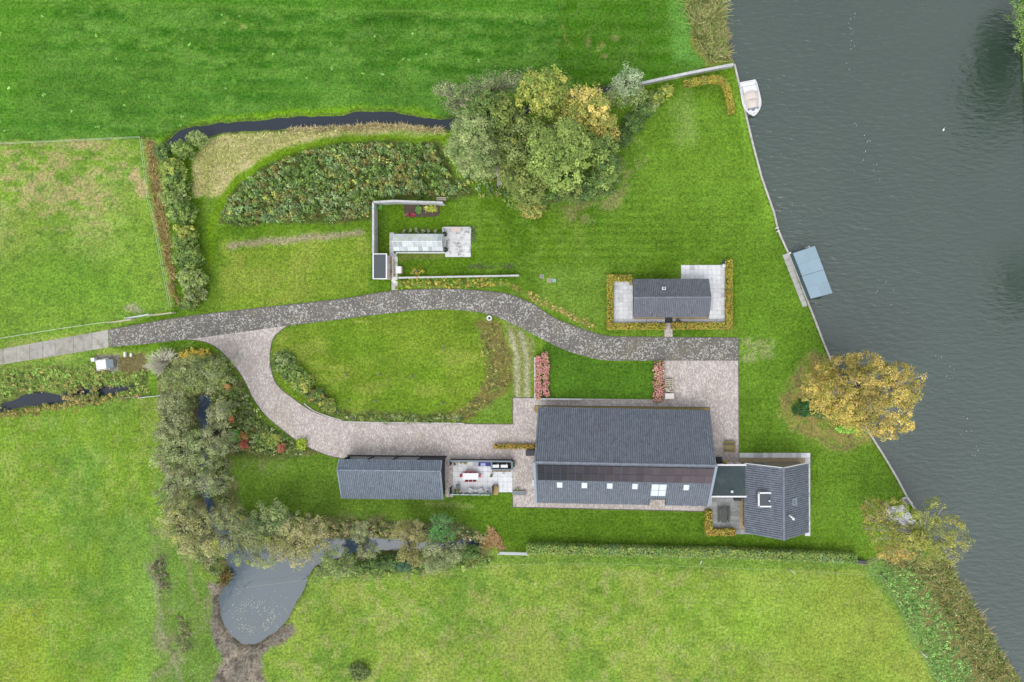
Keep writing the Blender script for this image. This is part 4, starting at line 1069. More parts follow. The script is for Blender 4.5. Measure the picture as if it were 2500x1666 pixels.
def crown(lobes, density=1.0, leaf=0.16, sub=0.62, fill=0.55, per=42, gap=0.0):
    """lobes: (px, py, rx_px, ry_px, z_centre, r_z, [colours]); returns leaf arrays and the clump centres"""
    C, Nn, Z, K, tips = [], [], [], [], []
    for (px, py, rx, ry, zc, rz, cs) in lobes:
        o = np.array(W(px, py, zc)); k = (1 - zc / H) / PPM; R3 = np.array([rx * k, ry * k, rz])
        nsub = max(5, int(R3[0] * R3[1] * math.pi * 2.1 / sub ** 2 * 0.55 * density))
        i = np.arange(nsub) + .5; ph = np.arccos(1 - 1.45 * i / nsub); th = math.pi * (1 + 5 ** .5) * i + RNG.random() * 6
        D = np.stack([np.cos(th) * np.sin(ph), np.sin(th) * np.sin(ph), np.cos(ph)], 1)
        rad = RNG.uniform(fill, 1.05, (nsub, 1)) ** .6
        sc = o + D * R3 * rad + RNG.normal(0, sub * .3, (nsub, 3))
        keep = RNG.random(nsub) > gap; sc = sc[keep]; D = D[keep]
        base = cmix(cs, len(sc), .13)
        for q, d, bc in zip(sc, D, base):
            m_ = max(6, int(per * RNG.uniform(.6, 1.4))); sr_ = sub * RNG.uniform(.7, 1.5)
            L = RNG.normal(size=(m_, 3)); L /= np.linalg.norm(L, axis=1, keepdims=True); L *= RNG.random((m_, 1)) ** .45
            C.append(q + L * np.array([sr_, sr_, sr_ * .7])); Nn.append(L * .5 + d * .5 + np.array([0, 0, .55]) + RNG.normal(0, .35, (m_, 3)))
            Z.append(RNG.uniform(.65, 1.35, m_) * leaf); K.append(bc * np.exp(RNG.normal(0, .16, (m_, 1))))
            tips.append(q)
    return np.concatenate(C), np.concatenate(Nn), np.concatenate(Z), np.concatenate(K) * FG, tips
def tree(name, label, base, lobes, cat='tree', group=None, density=1.0, leaf=0.16, sub=.62, per=42, gap=0.0, trunk_r=.28, limbs=26, bark='bark', twig=0.0, fill=.55, extra=None, shrink=None):
    if shrink:
        f_, x_, y_ = shrink; lobes = [(x_ + (l[0] - x_) * f_, y_ + (l[1] - y_) * f_, l[2] * f_, l[3] * f_) + tuple(l[4:]) for l in lobes]
    asp = .34 if name == 'willow_tree' else .6
    C, Nn, Z, K, tips = crown(lobes, density, leaf * (1.25 if asp < .5 else 1), sub, fill, per, gap)
    b0 = W(*base); root = thing(name, label, cat, b0, 0, group)
    off = np.array(b0)
    leaf_mesh('crown', C - off, Nn, Z, K, root, asp)
    tb = MB(); top = max(l[4] for l in lobes); cen = np.mean([np.array(W(l[0], l[1], l[4])) for l in lobes], 0) - off
    fork = Vector((cen[0] * .25, cen[1] * .25, top * .42))
    tb.tube([(0, 0, -.3), (fork.x * .3, fork.y * .3, fork.z * .4), fork], [trunk_r * 1.15, trunk_r * .9, trunk_r * .7], 7)
    ii = RNG.permutation(len(tips))[:limbs]
    for k in ii:
        q = Vector(tips[k] - off); midp = fork.lerp(q, .5) + Vector((random.uniform(-.4, .4), random.uniform(-.4, .4), random.uniform(.1, .7)))
        ext = q + (q - midp).normalized() * random.uniform(.0, .5)
        tb.tube([fork, midp, ext], [trunk_r * .42, trunk_r * .22, .02 + twig], 4)
        if twig:
            for _ in range(3):
                e2 = midp.lerp(ext, random.uniform(.2, .9)); d = (ext - midp).normalized() + Vector((random.uniform(-1, 1), random.uniform(-1, 1), random.uniform(-.2, .6)))
                tb.tube([e2, e2 + d.normalized() * random.uniform(.5, 1.2)], [.025 + twig * .5, .012], 3)
    tb.build('trunk', M[bark], root)
    return root
def bare_shrub(label, px, py, rpx, hgt, m, n=110, cat='shrub', name='bare_shrub', th=.03, group=None):
    b0 = W(px, py); root = thing(name, label, cat, b0, 0, group); b = MB(); r = rpx / PPM
    mains = [random.uniform(0, 2 * math.pi) for _ in range(max(5, n // 16))]; lens = [random.uniform(.55, 1.05) for _ in mains]
    for _ in range(n):
        q_ = random.randrange(len(mains)); a = mains[q_] + random.gauss(0, .22); f = random.uniform(.25, 1) ** .6 * lens[q_]; e = Vector((math.cos(a) * r * f, math.sin(a) * r * f, hgt * random.uniform(.45, 1) * (1.15 - .5 * f)))
        m1 = e * .45 + Vector((random.uniform(-.15, .15), random.uniform(-.15, .15), hgt * .18)); b.tube([(e.x * .04, e.y * .04, 0), m1, e], [th, th * .8, th * .4], 3)
        for _ in range(2):
            s0 = m1.lerp(e, random.uniform(.1, .8)); d = (e - m1).normalized() + Vector((random.uniform(-.9, .9), random.uniform(-.9, .9), random.uniform(-.1, .6)))
            b.tube([s0, s0 + d.normalized() * r * random.uniform(.15, .35)], [th * .6, th * .3], 3)
    b.build('branches', m, root); return root
def shrub(label, px, py, rx, ry, hgt, cs, name='shrub', cat='shrub', group=None, leaf=.13, sub=.34, per=26, density=1.0, gap=0.0, stems=8):
    return tree(name, label, (px, py), [(px, py, rx, ry, hgt * .42, hgt * .6, cs)], cat, group, density, leaf, sub, per, gap, .06, stems, fill=.5)

GG = [(124, 142, 82), (138, 154, 92), (106, 126, 70), (150, 160, 104)]        # grey-green willow
GB = [(128, 138, 92), (110, 124, 76), (144, 148, 106), (98, 114, 68)]      # brownish willow
OK_ = [(128, 148, 70), (112, 134, 62), (144, 162, 82), (98, 120, 54)]      # oak green
YG = [(142, 152, 64), (118, 136, 58), (164, 164, 76), (104, 124, 52)]
GO = [(174, 160, 80), (154, 152, 74), (188, 170, 92), (132, 144, 66)]
DG = [(84, 112, 52), (72, 98, 48), (98, 124, 58), (66, 88, 42)]
OL = [(116, 132, 62), (102, 118, 54), (132, 142, 72), (92, 108, 48)]
WG = [(116, 128, 78), (134, 142, 94), (100, 112, 66), (150, 154, 108)]
BI = [(184, 160, 78), (168, 150, 70), (150, 142, 58), (196, 172, 94), (136, 132, 56)]
BO = [(152, 136, 64), (138, 126, 54), (168, 146, 78), (122, 118, 50)]

CL = 'trees in the clump by the top ditch'
tree('willow_tree', 'large round grey-green willow at left front of the big clump', (1160, 350), [(1157, 330, 52, 48, 7, 4.5, GG), (1135, 368, 44, 42, 6, 4, GG), (1178, 372, 42, 44, 6.5, 4, GG), (1165, 405, 44, 34, 5, 3.6, GG)], group=CL, leaf=.13, per=46, twig=.012, limbs=40, sub=.55)
tree('willow_tree', 'thin grey-brown willow at upper left corner of the big clump', (1120, 260), [(1112, 232, 36, 30, 5, 3, GB), (1128, 262, 34, 26, 4.5, 3, GB), (1085, 225, 20, 16, 4, 2, GB)], group=CL, leaf=.12, per=30, gap=.2, twig=.012, limbs=36)
tree('willow_tree', 'pale brownish willow on the top edge of the big clump', (1180, 240), [(1172, 224, 38, 32, 6, 3.2, GB), (1208, 210, 30, 30, 5.5, 3, GB), (1262, 205, 26, 28, 5, 2.6, GB), (1296, 188, 12, 16, 5, 2, GB)], group=CL, leaf=.12, per=30, gap=.15, twig=.012, limbs=40)
tree('alder_tree', 'dark green tree between the willow and the oaks in the big clump', (1215, 290), [(1205, 272, 46, 38, 6.5, 3.6, DG + OL), (1236, 285, 34, 40, 6, 3.4, OL), (1180, 262, 32, 26, 6, 3, DG)], group=CL)
tree('oak_tree', 'yellow-green oak at the top middle of the big clump', (1325, 250), [(1318, 222, 50, 34, 8, 4, YG), (1350, 212, 40, 30, 8, 3.6, YG), (1345, 255, 40, 30, 7.5, 3.6, YG), (1288, 248, 28, 24, 6.5, 3, YG), (1372, 238, 24, 22, 7, 3, YG)], group=CL)
tree('golden_tree', 'golden autumn tree on the right of the big clump', (1440, 290), [(1430, 245, 36, 30, 8, 3.5, GO), (1455, 262, 36, 30, 8, 3.5, GO), (1398, 282, 28, 22, 7, 3, GO + YG), (1440, 295, 44, 26, 7, 3.2, GO), (1470, 308, 32, 26, 6.5, 3, GO), (1492, 335, 20, 18, 5.5, 2.6, GO), (1410, 310, 36, 24, 6, 3, OL + GO)], group=CL)
tree('oak_tree', 'broad mid-green oak, largest crown of the big clump', (1365, 385), [(1330, 345, 38, 32, 8, 3.6, OK_), (1390, 335, 40, 34, 8.5, 3.8, OK_), (1345, 385, 48, 40, 9.5, 4.2, OK_), (1400, 375, 44, 40, 9, 4, OK_), (1370, 425, 50, 38, 8.5, 4, OK_), (1315, 410, 34, 32, 7.5, 3.5, OK_), (1425, 355, 26, 26, 7.5, 3, OK_)], group=CL, leaf=.15)
tree('oak_tree', 'narrow dark green oak on the right edge of the big clump', (1470, 400), [(1470, 365, 34, 32, 6.5, 3.2, DG + OK_), (1484, 405, 32, 36, 6.5, 3.4, DG + OK_), (1470, 445, 32, 32, 6, 3.2, DG + OK_)], group=CL)
tree('ash_tree', 'dull olive tree at the lower left of the big clump', (1285, 460), [(1270, 440, 38, 34, 6, 3.2, OL), (1300, 462, 42, 34, 6, 3.4, OL), (1278, 482, 34, 24, 4.5, 2.6, OL)], group=CL, leaf=.14, gap=.08)
tree('ash_tree', 'dark olive tree at the bottom right of the big clump', (1400, 465), [(1390, 460, 42, 30, 5, 2.8, OL + DG), (1430, 462, 30, 26, 4.5, 2.6, DG), (1350, 478, 30, 20, 4, 2.4, DG)], group=CL, leaf=.14)
tree('young_tree', 'small round olive crown in the gap in the middle of the clump', (1278, 320), [(1276, 318, 25, 26, 5.5, 2.8, OL + GG)], group=CL)
tree('ash_tree', 'olive crown filling the middle of the big clump behind the broad oak', (1300, 350), [(1305, 318, 34, 28, 5, 2.6, OL + OK_), (1262, 385, 34, 30, 5, 2.6, OL + GG), (1250, 420, 32, 28, 4.5, 2.4, OL), (1390, 300, 30, 24, 5, 2.6, OL + GO)], group=CL)
tree('young_tree', 'small yellowish crown against the big willow in the clump', (1242, 350), [(1240, 346, 22, 28, 5, 2.8, YG + GB)], group=CL)
shrub('rounded bush at the very bottom of the big clump', 1300, 508, 32, 22, 2.2, OL + GO, group=None, leaf=.14)
bare_shrub('dry twiggy shrub at the lower left of the big clump', 1220, 438, 32, 3.5, M['dry_twig'], 100)
tree('willow_tree', 'silvery grey-green willow standing apart by the concrete wall', (1530, 222), [(1532, 205, 36, 34, 5.5, 3, [(140, 158, 118), (122, 142, 100), (154, 168, 130)]), (1512, 235, 28, 24, 4, 2.4, GG), (1550, 232, 26, 24, 4, 2.4, GG)], leaf=.12, twig=.01)
bare_shrub('leafless grey shrub between golden tree and silvery willow', 1494, 250, 26, 3.5, M['bark'], 90)
for k, (x, y, rx, ry, cs) in enumerate(((1545, 300, 26, 24, DG), (1570, 268, 22, 20, DG), (1600, 242, 20, 16, DG + YG), (1628, 222, 16, 12, YG), (1522, 335, 20, 22, DG), (1590, 262, 14, 12, GG))):
    shrub(('dark shrub below the silvery willow', 'dark shrub in the middle of the row from willow to lawn', 'mixed green shrub third from the river hedge', 'yellow-green shrub nearest the river hedge', 'dark shrub tucked under the golden tree', 'grey-green low shrub on the lawn side of the row')[k], x, y, rx, ry, 2.4 - .25 * k * .5, cs, group='shrubs along the lawn edge')

# golden birch over the river
tree('birch_tree', 'large golden birch leaning over the river', (2070, 935),
     [(2005, 905, 36, 24, 7, 3, BI + BO), (2060, 885, 36, 24, 9, 3.2, BO), (2110, 880, 44, 24, 10, 3.2, BO), (1990, 945, 40, 26, 8, 3, BI), (1975, 975, 26, 16, 6.5, 2.4, BI), (2030, 955, 48, 34, 11, 3.6, BO + BI), (2085, 935, 46, 34, 12, 3.6, BO), (2145, 910, 46, 30, 11, 3.4, BI + BO), (2190, 905, 36, 26, 9.5, 3, BO), (2010, 995, 38, 22, 8, 2.8, BI), (2060, 1000, 50, 32, 10, 3.4, BI), (2115, 985, 46, 36, 10.5, 3.4, BO), (2170, 955, 48, 34, 10, 3.2, BI), (2215, 965, 34, 24, 8, 2.6, BI), (2240, 925, 20, 16, 8, 2.2, BI + BO), (2075, 1030, 44, 20, 7.5, 2.6, BI), (2130, 1040, 44, 26, 8, 2.8, BI + BO), (2190, 1005, 38, 30, 8, 2.8, BI), (2165, 1060, 30, 20, 6.5, 2.4, BI), (2205, 1040, 28, 22, 6, 2.4, BI)],
     leaf=.12, sub=.5, per=40, gap=.16, trunk_r=.3, limbs=80, shrink=(.93, 2100, 965), bark='birch_bark', twig=.02, fill=.6)
shrub('glossy dark green shrub under the left side of the golden birch', 1965, 998, 30, 18, 1.6, [(52, 92, 40), (70, 110, 46), (44, 78, 34)], leaf=.14)
shrub('bright lime shrub under the lower edge of the golden birch', 2070, 1046, 26, 10, 1.4, [(126, 176, 60), (142, 188, 76)], leaf=.13)
shrub('low dark shrub between the glossy shrub and the birch', 2000, 1010, 20, 10, 1.2, DG, leaf=.12)
# sparse tree at lower right
SP = [(140, 142, 60), (122, 130, 54), (158, 152, 72), (108, 120, 50)]
tree('sparse_tree', 'sparse olive-yellow tree over the white slabs at lower right bank', (2235, 1300),
     [(2130, 1245, 40, 30, 6, 2.6, [(128, 126, 60), (142, 132, 66)]), (2175, 1235, 34, 22, 7, 2.6, SP), (2255, 1260, 46, 26, 8, 2.8, SP), (2278, 1222, 18, 14, 7, 2, SP), (2320, 1275, 36, 24, 7, 2.4, SP), (2345, 1320, 26, 20, 6, 2.2, SP), (2280, 1310, 50, 34, 8, 3, SP), (2215, 1310, 46, 34, 7.5, 3, SP), (2150, 1300, 40, 36, 6, 2.6, SP), (2180, 1345, 46, 26, 5.5, 2.6, [(172, 146, 72), (150, 134, 66)]), (2250, 1350, 52, 26, 6, 2.6, SP), (2310, 1350, 34, 26, 5.5, 2.4, SP)],
     leaf=.12, sub=.5, per=28, gap=.28, shrink=(.93, 2235, 1300), trunk_r=.26, limbs=80, bark='birch_bark', twig=.018, fill=.5)
# far bank willow at the right edge and neighbours just outside, mirrored by the river
FB = [(108, 138, 72), (92, 122, 60), (124, 152, 84)]
tree('willow_tree', 'green willow on the far bank at the top right edge', (2545, 60), [(2516, 25, 40, 50, 3.4, 2.6, FB), (2520, 88, 32, 40, 3, 2.4, FB), (2625, 60, 60, 70, 9, 6, FB), (2580, 60, 50, 60, 5.5, 4, FB), (2508, 125, 16, 18, 2.4, 1.8, FB)], leaf=.15)
tree('willow_tree', 'willow on the far bank beyond the right edge', (2610, 660), [(2700, 665, 58, 70, 8, 6, FB)], leaf=.17, density=.6)
tree('willow_tree', 'second willow on the far bank beyond the right edge', (2640, 170), [(2650, 150, 55, 60, 8, 6, FB)], leaf=.17, density=.6)

# willows along the west ditch
WI = 'willows along the left ditch'
WP = [(140, 146, 88), (124, 132, 76), (156, 156, 102), (108, 118, 64)]
def willow(label, base, lobes, cs, gap=.25, per=30, z=5.0):
    return tree('willow_tree', label, base, [(x, y, rx, ry, z, 2.8, cs) for x, y, rx, ry in lobes], group=WI, leaf=.105, sub=.52, per=int(per * 1.35), gap=gap, trunk_r=.2, limbs=80, twig=.012, fill=.45)
willow('dark olive willow nearest the fork of the drive', (480, 925), [(470, 900, 46, 36), (510, 905, 40, 40), (440, 930, 36, 34), (490, 935, 42, 26), (540, 915, 22, 28)], WG + OL, .16, 34)
willow('willow left of the first water gap', (430, 1010), [(425, 985, 34, 30), (440, 1030, 32, 34), (415, 1055, 30, 30)], WG, .22)
willow('willow right of the first water gap', (535, 1050), [(545, 1010, 24, 34), (530, 1060, 32, 30), (550, 1085, 26, 26)], WG, .25)
willow('broad grey willow in the middle of the left ditch', (460, 1095), [(450, 1090, 46, 36), (490, 1080, 34, 30), (410, 1110, 30, 30), (500, 1125, 36, 30)], GG + WG, .18, 32)
willow('grey-green willow above the leaning pale branches', (450, 1170), [(440, 1165, 42, 34), (490, 1170, 34, 28), (535, 1180, 30, 26), (420, 1200, 30, 26)], WG + GB, .22)
willow('pale twiggy willow left of the pond', (440, 1270), [(430, 1245, 38, 34), (450, 1290, 46, 34), (500, 1270, 36, 34), (485, 1330, 40, 34), (530, 1330, 34, 26)], WP + [(160, 156, 82), (170, 164, 110)], .2, 32)
willow('willow over the top of the pond', (570, 1290), [(560, 1260, 36, 28), (600, 1290, 42, 32), (560, 1325, 34, 26), (640, 1320, 36, 26), (600, 1358, 30, 20), (655, 1362, 28, 18)], WG + [(140, 146, 66)], .3)
willow('green willow on the lawn side above the pond', (660, 1270), [(650, 1250, 36, 24), (690, 1265, 38, 26), (640, 1285, 36, 24), (680, 1245, 22, 20)], GG + DG, .18)
willow('pale bare-branched willow right of the pond top', (745, 1310), [(730, 1290, 44, 28), (770, 1290, 36, 26), (720, 1330, 44, 28), (770, 1330, 32, 24), (690, 1345, 30, 20), (735, 1366, 26, 16)], [(156, 150, 100), (140, 142, 76), (168, 160, 112), (128, 132, 70)], .28)
WJ = 'trees along the narrow ditch below the patio'
def ditch_tree(label, base, lobes, cs, gap=.2, z=4.0):
    return tree('willow_tree', label, base, [(x, y, rx, ry, z, 2.2, cs) for x, y, rx, ry in lobes], group=WJ, leaf=.11, sub=.48, per=34, gap=gap, trunk_r=.15, limbs=50, twig=.012, fill=.45)
ditch_tree('round green tree just right of the pond neck', (820, 1380), [(820, 1365, 34, 28), (845, 1385, 26, 20), (800, 1390, 22, 18)], GG + OK_, .05)
ditch_tree('thin grey tree between the first two water gaps of the narrow ditch', (895, 1320), [(885, 1300, 20, 24), (900, 1340, 26, 24)], WG, .3)
ditch_tree('olive tree between the wide water gaps of the narrow ditch', (1000, 1315), [(985, 1295, 26, 26), (1015, 1300, 28, 26), (1000, 1340, 26, 24), (1015, 1362, 18, 18)], [(146, 138, 84), (128, 128, 72), (118, 118, 62)], .15)
ditch_tree('bright green leafy sapling at the lawn edge of the narrow ditch', (1075, 1285), [(1078, 1275, 26, 20), (1085, 1300, 30, 18), (1060, 1300, 18, 14)], [(84, 136, 66), (70, 118, 56), (96, 146, 74)], .02, 3)
ditch_tree('grey willow at the right end of the narrow ditch', (1070, 1355), [(1060, 1340, 34, 22), (1085, 1360, 36, 26), (1055, 1378, 26, 16), (1110, 1345, 24, 20)], WG, .12)
for k, (x, y, rx, ry, cs) in enumerate(((955, 1370, 30, 14, DG), (985, 1378, 26, 12, [(70, 104, 76), (56, 88, 58)]), (925, 1376, 24, 13, DG), (880, 1382, 20, 12, DG), (1150, 1345, 18, 14, DG))):
    shrub(('dark bramble bush below the widest water gap', 'blue-green bramble bush below the olive tree', 'dark bramble bush left of the widest water gap', 'dark bramble bush beside the round green tree', 'dark bush at the right tip of the narrow ditch')[k], x, y, rx, ry, 1.7, cs, group='brambles along the narrow ditch')
bare_shrub('large bleached leafless shrub beside the drive fork', 415, 884, 46, 3.6, M['dry_twig'], 170, th=.045)
shrub('yellow autumn bush beside the bleached leafless shrub', 475, 866, 32, 11, 1.5, [(200, 176, 60), (184, 150, 60), (150, 142, 54)])

# shrub row by the paddock
ROW = [(484, 342, 22, 17, 2.4, GG + OK_), (447, 366, 24, 22, 3, OK_ + DG), (398, 372, 14, 22, 2, DG), (424, 412, 27, 26, 3, YG + OK_), (430, 448, 29, 24, 3, DG + OK_), (426, 483, 28, 24, 3.2, OK_ + GG), (446, 520, 32, 28, 3.4, DG + OK_), (456, 568, 25, 16, 3, YG), (455, 595, 27, 22, 3, OK_ + DG), (461, 630, 32, 28, 3.4, OK_ + DG), (470, 684, 33, 28, 3.2, OK_ + GG), (476, 716, 22, 20, 2.6, OL + GB), (464, 742, 24, 14, 2, DG + OL)]
for k, (x, y, rx, ry, hh, cs) in enumerate(ROW):
    lb = f'{"yellowish" if cs is YG else "dark green" if k in (2, 8) else "green"} shrub, {ORD[k]} from the top ditch in the row beside the paddock'
    shrub(lb, x, y, rx, ry, hh, cs, group='shrub row beside the paddock', leaf=.14, sub=.4, per=30)
# island shrubs
for k, (x, y, rx, ry, cs, lb) in enumerate(((690, 882, 28, 24, DG + GG, 'topmost dark shrub at the left edge of the oval lawn'), (715, 912, 28, 22, DG + OK_, 'second dark shrub down the left edge of the oval lawn'), (738, 938, 26, 22, OK_ + YG, 'brighter green shrub halfway down the left edge of the oval lawn'), (772, 966, 24, 18, DG + [(150, 120, 62)], 'russet-flecked shrub low on the left edge of the oval lawn'), (802, 990, 20, 15, YG + OL, 'yellowish shrub at the lower left corner of the oval lawn'))):
    shrub(lb, x, y, rx, ry, 1.7, cs, group='shrubs on the oval lawn')
# coloured shrubs in the bed beside the curved drive
for x, y, r, cs, lb in ((571, 1064, 13, [(92, 150, 62), (104, 162, 70)], 'bright green round bush in the bed beside the willows'), (737, 1084, 13, [(156, 172, 46), (136, 156, 44)], 'lime yellow bush nearest the curved drive'), (596, 1086, 8, [(186, 78, 72), (160, 70, 58)], 'red bush beside the bright green one'), (688, 1092, 10, [(168, 104, 78), (146, 92, 66)], 'rust red bush near the curved drive'), (566, 1025, 7, [(206, 122, 70), (190, 110, 60)], 'small orange bush high in the bed by the willows'), (594, 1066, 10, [(160, 116, 64), (134, 112, 58)], 'brown-orange bush beside the bright green one'), (668, 1076, 18, OK_ + YG, 'green bush left of the rust red one'), (648, 1058, 12, OL, 'dull olive bush in the middle of the bed'), (557, 945, 7, [(200, 130, 80), (170, 120, 70)], 'pale orange bush beside the curved drive')):
    shrub(lb, x, y, r, r, 1.1, cs, leaf=.1, sub=.25, per=22, group='coloured shrubs in the drive bed')

def in_poly(poly, n):
    P = np.asarray(poly, float); out = []
    lo, hi = P.min(0), P.max(0)
    while sum(len(o) for o in out) < n:
        q = RNG.uniform(lo, hi, (n * 2, 2)); out.append(q[sdist(poly, q[:, 0], q[:, 1]) > 0])
    return np.concatenate(out)[:n]
def scatter(name, label, poly, n, hlo, hhi, rlo, rhi, cs, per=24, leaf=.13, lay=.0, up=.7, z=0.0, flat=.8, var=.25, patch=0.0):
    q = in_poly(poly, n) + RNG.normal(0, 3.5, (n, 2)); C, Nn, Z, K = [], [], [], []
    base = cmix(cs, n, var)
    if patch:     # neighbours share a species; bare gaps between them
        pn = vnoise(q[:, 0] / 38 + 9, q[:, 1] / 30 + 3, 55); pm = vnoise(q[:, 0] / 16, q[:, 1] / 16, 66)
        A = np.array([col(*c) for c in cs]); base = A[np.clip((pn * 1.5 - .25) * len(A) + RNG.normal(0, 1.0, n), 0, len(A) - 1).astype(int)] * np.exp(RNG.normal(0, var, (n, 1)))
        keep = pm > patch; q = q[keep]; base = base[keep]
    for (px, py), bc in zip(q, base):
        r = RNG.uniform(rlo, rhi); h = RNG.uniform(hlo, hhi); m_ = max(4, int(per * RNG.uniform(.5, 1.5)))
        L = RNG.normal(size=(m_, 3)); L /= np.linalg.norm(L, axis=1, keepdims=True); L *= RNG.random((m_, 1)) ** .5; L[:, 2] = np.abs(L[:, 2])
        c = np.array(W(px, py)); C.append(c + np.array([0, 0, z + .02]) + L * np.array([r, r, h])); Nn.append(L * .6 + np.array([0, 0, up]) + RNG.normal(0, .35, (m_, 3)))
        Z.append(RNG.uniform(.6, 1.4, m_) * leaf); K.append(bc * np.exp(RNG.normal(0, .18, (m_, 1))))
    o = leaf_mesh(name, np.concatenate(C), np.concatenate(Nn), np.concatenate(Z), np.concatenate(K) * FG, None, flat)
    return stuff(o, label)
TC = [(92, 118, 52), (110, 132, 62), (76, 100, 44), (126, 146, 94), (116, 112, 60), (88, 118, 56), (138, 148, 72), (108, 104, 56), (108, 134, 80)]
scatter('thicket', 'dense low thicket of young shrubs and brambles', grown(TH, -9), 1900, .3, 1.7, .2, .6, TC, 26, .115, var=.26, patch=.18)
scatter('thicket', 'scrub under the big tree clump', [(1100, 330), (1500, 320), (1520, 360), (1500, 470), (1440, 490), (1340, 490), (1250, 500), (1140, 470)], 380, .3, 1.0, .3, .7, TC + DG, 22, .14)
scatter('undergrowth', 'weeds and seedlings in the bed beside the willows', [(500, 870), (545, 880), (600, 960), (640, 1030), (700, 1070), (760, 1104), (570, 1104), (548, 1000)], 420, .2, .7, .2, .5, DG + OL + GB, 22, .11)
scatter('undergrowth', 'rough growth on the banks under the willows', [(390, 900), (470, 890), (474, 1060), (482, 1240), (520, 1340), (540, 1420), (470, 1350), (410, 1240), (400, 1060)], 420, .2, .8, .2, .6, OL + WG + GB, 20, .12)
scatter('undergrowth', 'rough growth between willows and south lawn', [(516, 960), (545, 970), (556, 1110), (560, 1250), (780, 1262), (780, 1312), (600, 1330), (545, 1250), (518, 1150)], 420, .2, .8, .2, .6, OL + WG + GB, 20, .12)
scatter('undergrowth', 'dry reeds and weeds above the narrow ditch', [(780, 1272), (1000, 1276), (1130, 1285), (1190, 1310), (1186, 1345), (1168, 1318), (1040, 1320), (970, 1310), (800, 1312)], 380, .3, .9, .2, .5, OL + GB + [(176, 152, 112), (190, 168, 128)], 20, .11)
scatter('undergrowth', 'bramble and weeds below the narrow ditch', [(770, 1392), (870, 1358), (1040, 1354), (1165, 1345), (1200, 1368), (1080, 1392), (900, 1402), (770, 1405)], 420, .2, .8, .2, .5, DG + OK_ + OL, 20, .11)
scatter('weeds', 'heathy planting on the right side of the oval lawn', smooth_line([(1170, 795), (1205, 790), (1240, 840), (1248, 920), (1200, 985), (1130, 1022), (1090, 1016), (1170, 955), (1188, 890)], 3), 260, .05, .35, .12, .35, [(122, 116, 70), (136, 142, 62), (108, 100, 64), (112, 132, 54), (140, 130, 76), (100, 124, 48)], 16, .08, patch=.25)
scatter('weeds', 'low planting along the foot of the oval lawn', [(800, 1000), (860, 1012), (1120, 1018), (1130, 1030), (850, 1026)], 150, .1, .5, .15, .4, DG + OL + GB, 18, .1)
scatter('weeds', 'autumn coloured planting along the garden wall', [(970, 684), (1180, 682), (1250, 690), (1180, 699), (968, 701)], 170, .15, .5, .12, .3, [(160, 142, 62), (122, 146, 52), (138, 156, 58), (176, 144, 66), (104, 130, 48), (112, 138, 50)], 18, .085)
scatter('weeds', 'dry orange grass along the drive', [(1270, 702), (1330, 734), (1452, 792), (1446, 800), (1390, 776), (1320, 742)], 80, .05, .3, .1, .25, [(166, 140, 80), (150, 144, 84), (124, 138, 58), (178, 152, 100)], 14, .075)
scatter('weeds', 'nettles along the left ditch', [(-60, 915), (220, 895), (300, 915), (360, 905), (364, 962), (300, 968), (322, 940), (200, 945), (90, 952), (0, 978), (-60, 980)], 420, .2, .6, .2, .5, [(116, 144, 62), (134, 156, 74), (96, 124, 52), (150, 140, 76)], 18, .1)
scatter('weeds', 'tussocks on the lower bank of the left ditch', [(-60, 1008), (60, 1000), (200, 978), (320, 956), (324, 968), (200, 990), (60, 1014), (-60, 1024)], 150, .1, .5, .2, .4, [(126, 120, 60), (104, 118, 52), (150, 130, 70)], 18, .1)
for poly in ([(150, 960), (185, 950), (215, 955), (245, 945), (240, 975), (200, 985), (160, 985)],): scatter('weeds', 'clump of weeds standing across the left ditch', poly, 70, .2, .7, .2, .4, [(128, 126, 66), (104, 120, 54), (156, 136, 84)], 20, .11)
def reeds(name, label, poly, n, cs, lo=.7, hi=1.6, wd=.03, lean=(.2, .1), spread=.5, jit=.45):
    q = in_poly(poly, n); P = np.stack([(q[:, 0] - NX) / PPM, (NY - q[:, 1]) / PPM, np.full(n, -.15)], 1)
    L = RNG.uniform(lo, hi, n); k = vn2(P[:, 0] * .55, P[:, 1] * .55, 5) * 6.28 * 1.6
    lx = lean[0] + np.cos(k) * spread + RNG.normal(0, jit, n); ly = lean[1] + np.sin(k) * spread + RNG.normal(0, jit, n)
    D = np.stack([lx, ly, np.full(n, 1.0)], 1); D /= np.linalg.norm(D, axis=1, keepdims=True)
    side = np.cross(D, RNG.normal(size=(n, 3))); side /= np.linalg.norm(side, axis=1, keepdims=True); wv = side * (wd * RNG.uniform(.7, 1.5, (n, 1)))
    mid_ = P + D * (L * .6)[:, None]; D2 = D * .6 + np.stack([lx, ly, np.zeros(n)], 1) * .9; tip = mid_ + D2 * (L * .55)[:, None]
    V = np.stack([P - wv, P + wv, mid_ + wv, mid_ - wv, tip + wv * .25, tip - wv * .25], 1).reshape(-1, 3)
    i = np.arange(n) * 6; F = np.concatenate([np.stack([i, i + 1, i + 2, i + 3], 1), np.stack([i + 3, i + 2, i + 4, i + 5], 1)])
    c = cmix(cs, n, .2) * FG
    return stuff(np_mesh(name, V, F, M['leaf'], np.concatenate([c, c])), label)
vn2 = vnoise
RC = [(140, 148, 82), (116, 140, 66), (162, 158, 104), (100, 126, 58), (182, 172, 124)]
reeds('reeds', 'bent reeds on the bank above the concrete wall', [(1672, -50), (1750, -50), (1762, 60), (1776, 140), (1740, 152), (1712, 120), (1688, 60)], 4600, RC, .7, 1.6, .045)
reeds('reeds', 'dead reeds at the water edge above the concrete wall', [(1745, -20), (1762, 20), (1778, 90), (1778, 150), (1752, 120)], 1100, [(190, 160, 120), (170, 146, 116), (150, 128, 104)], .3, .8, .035)
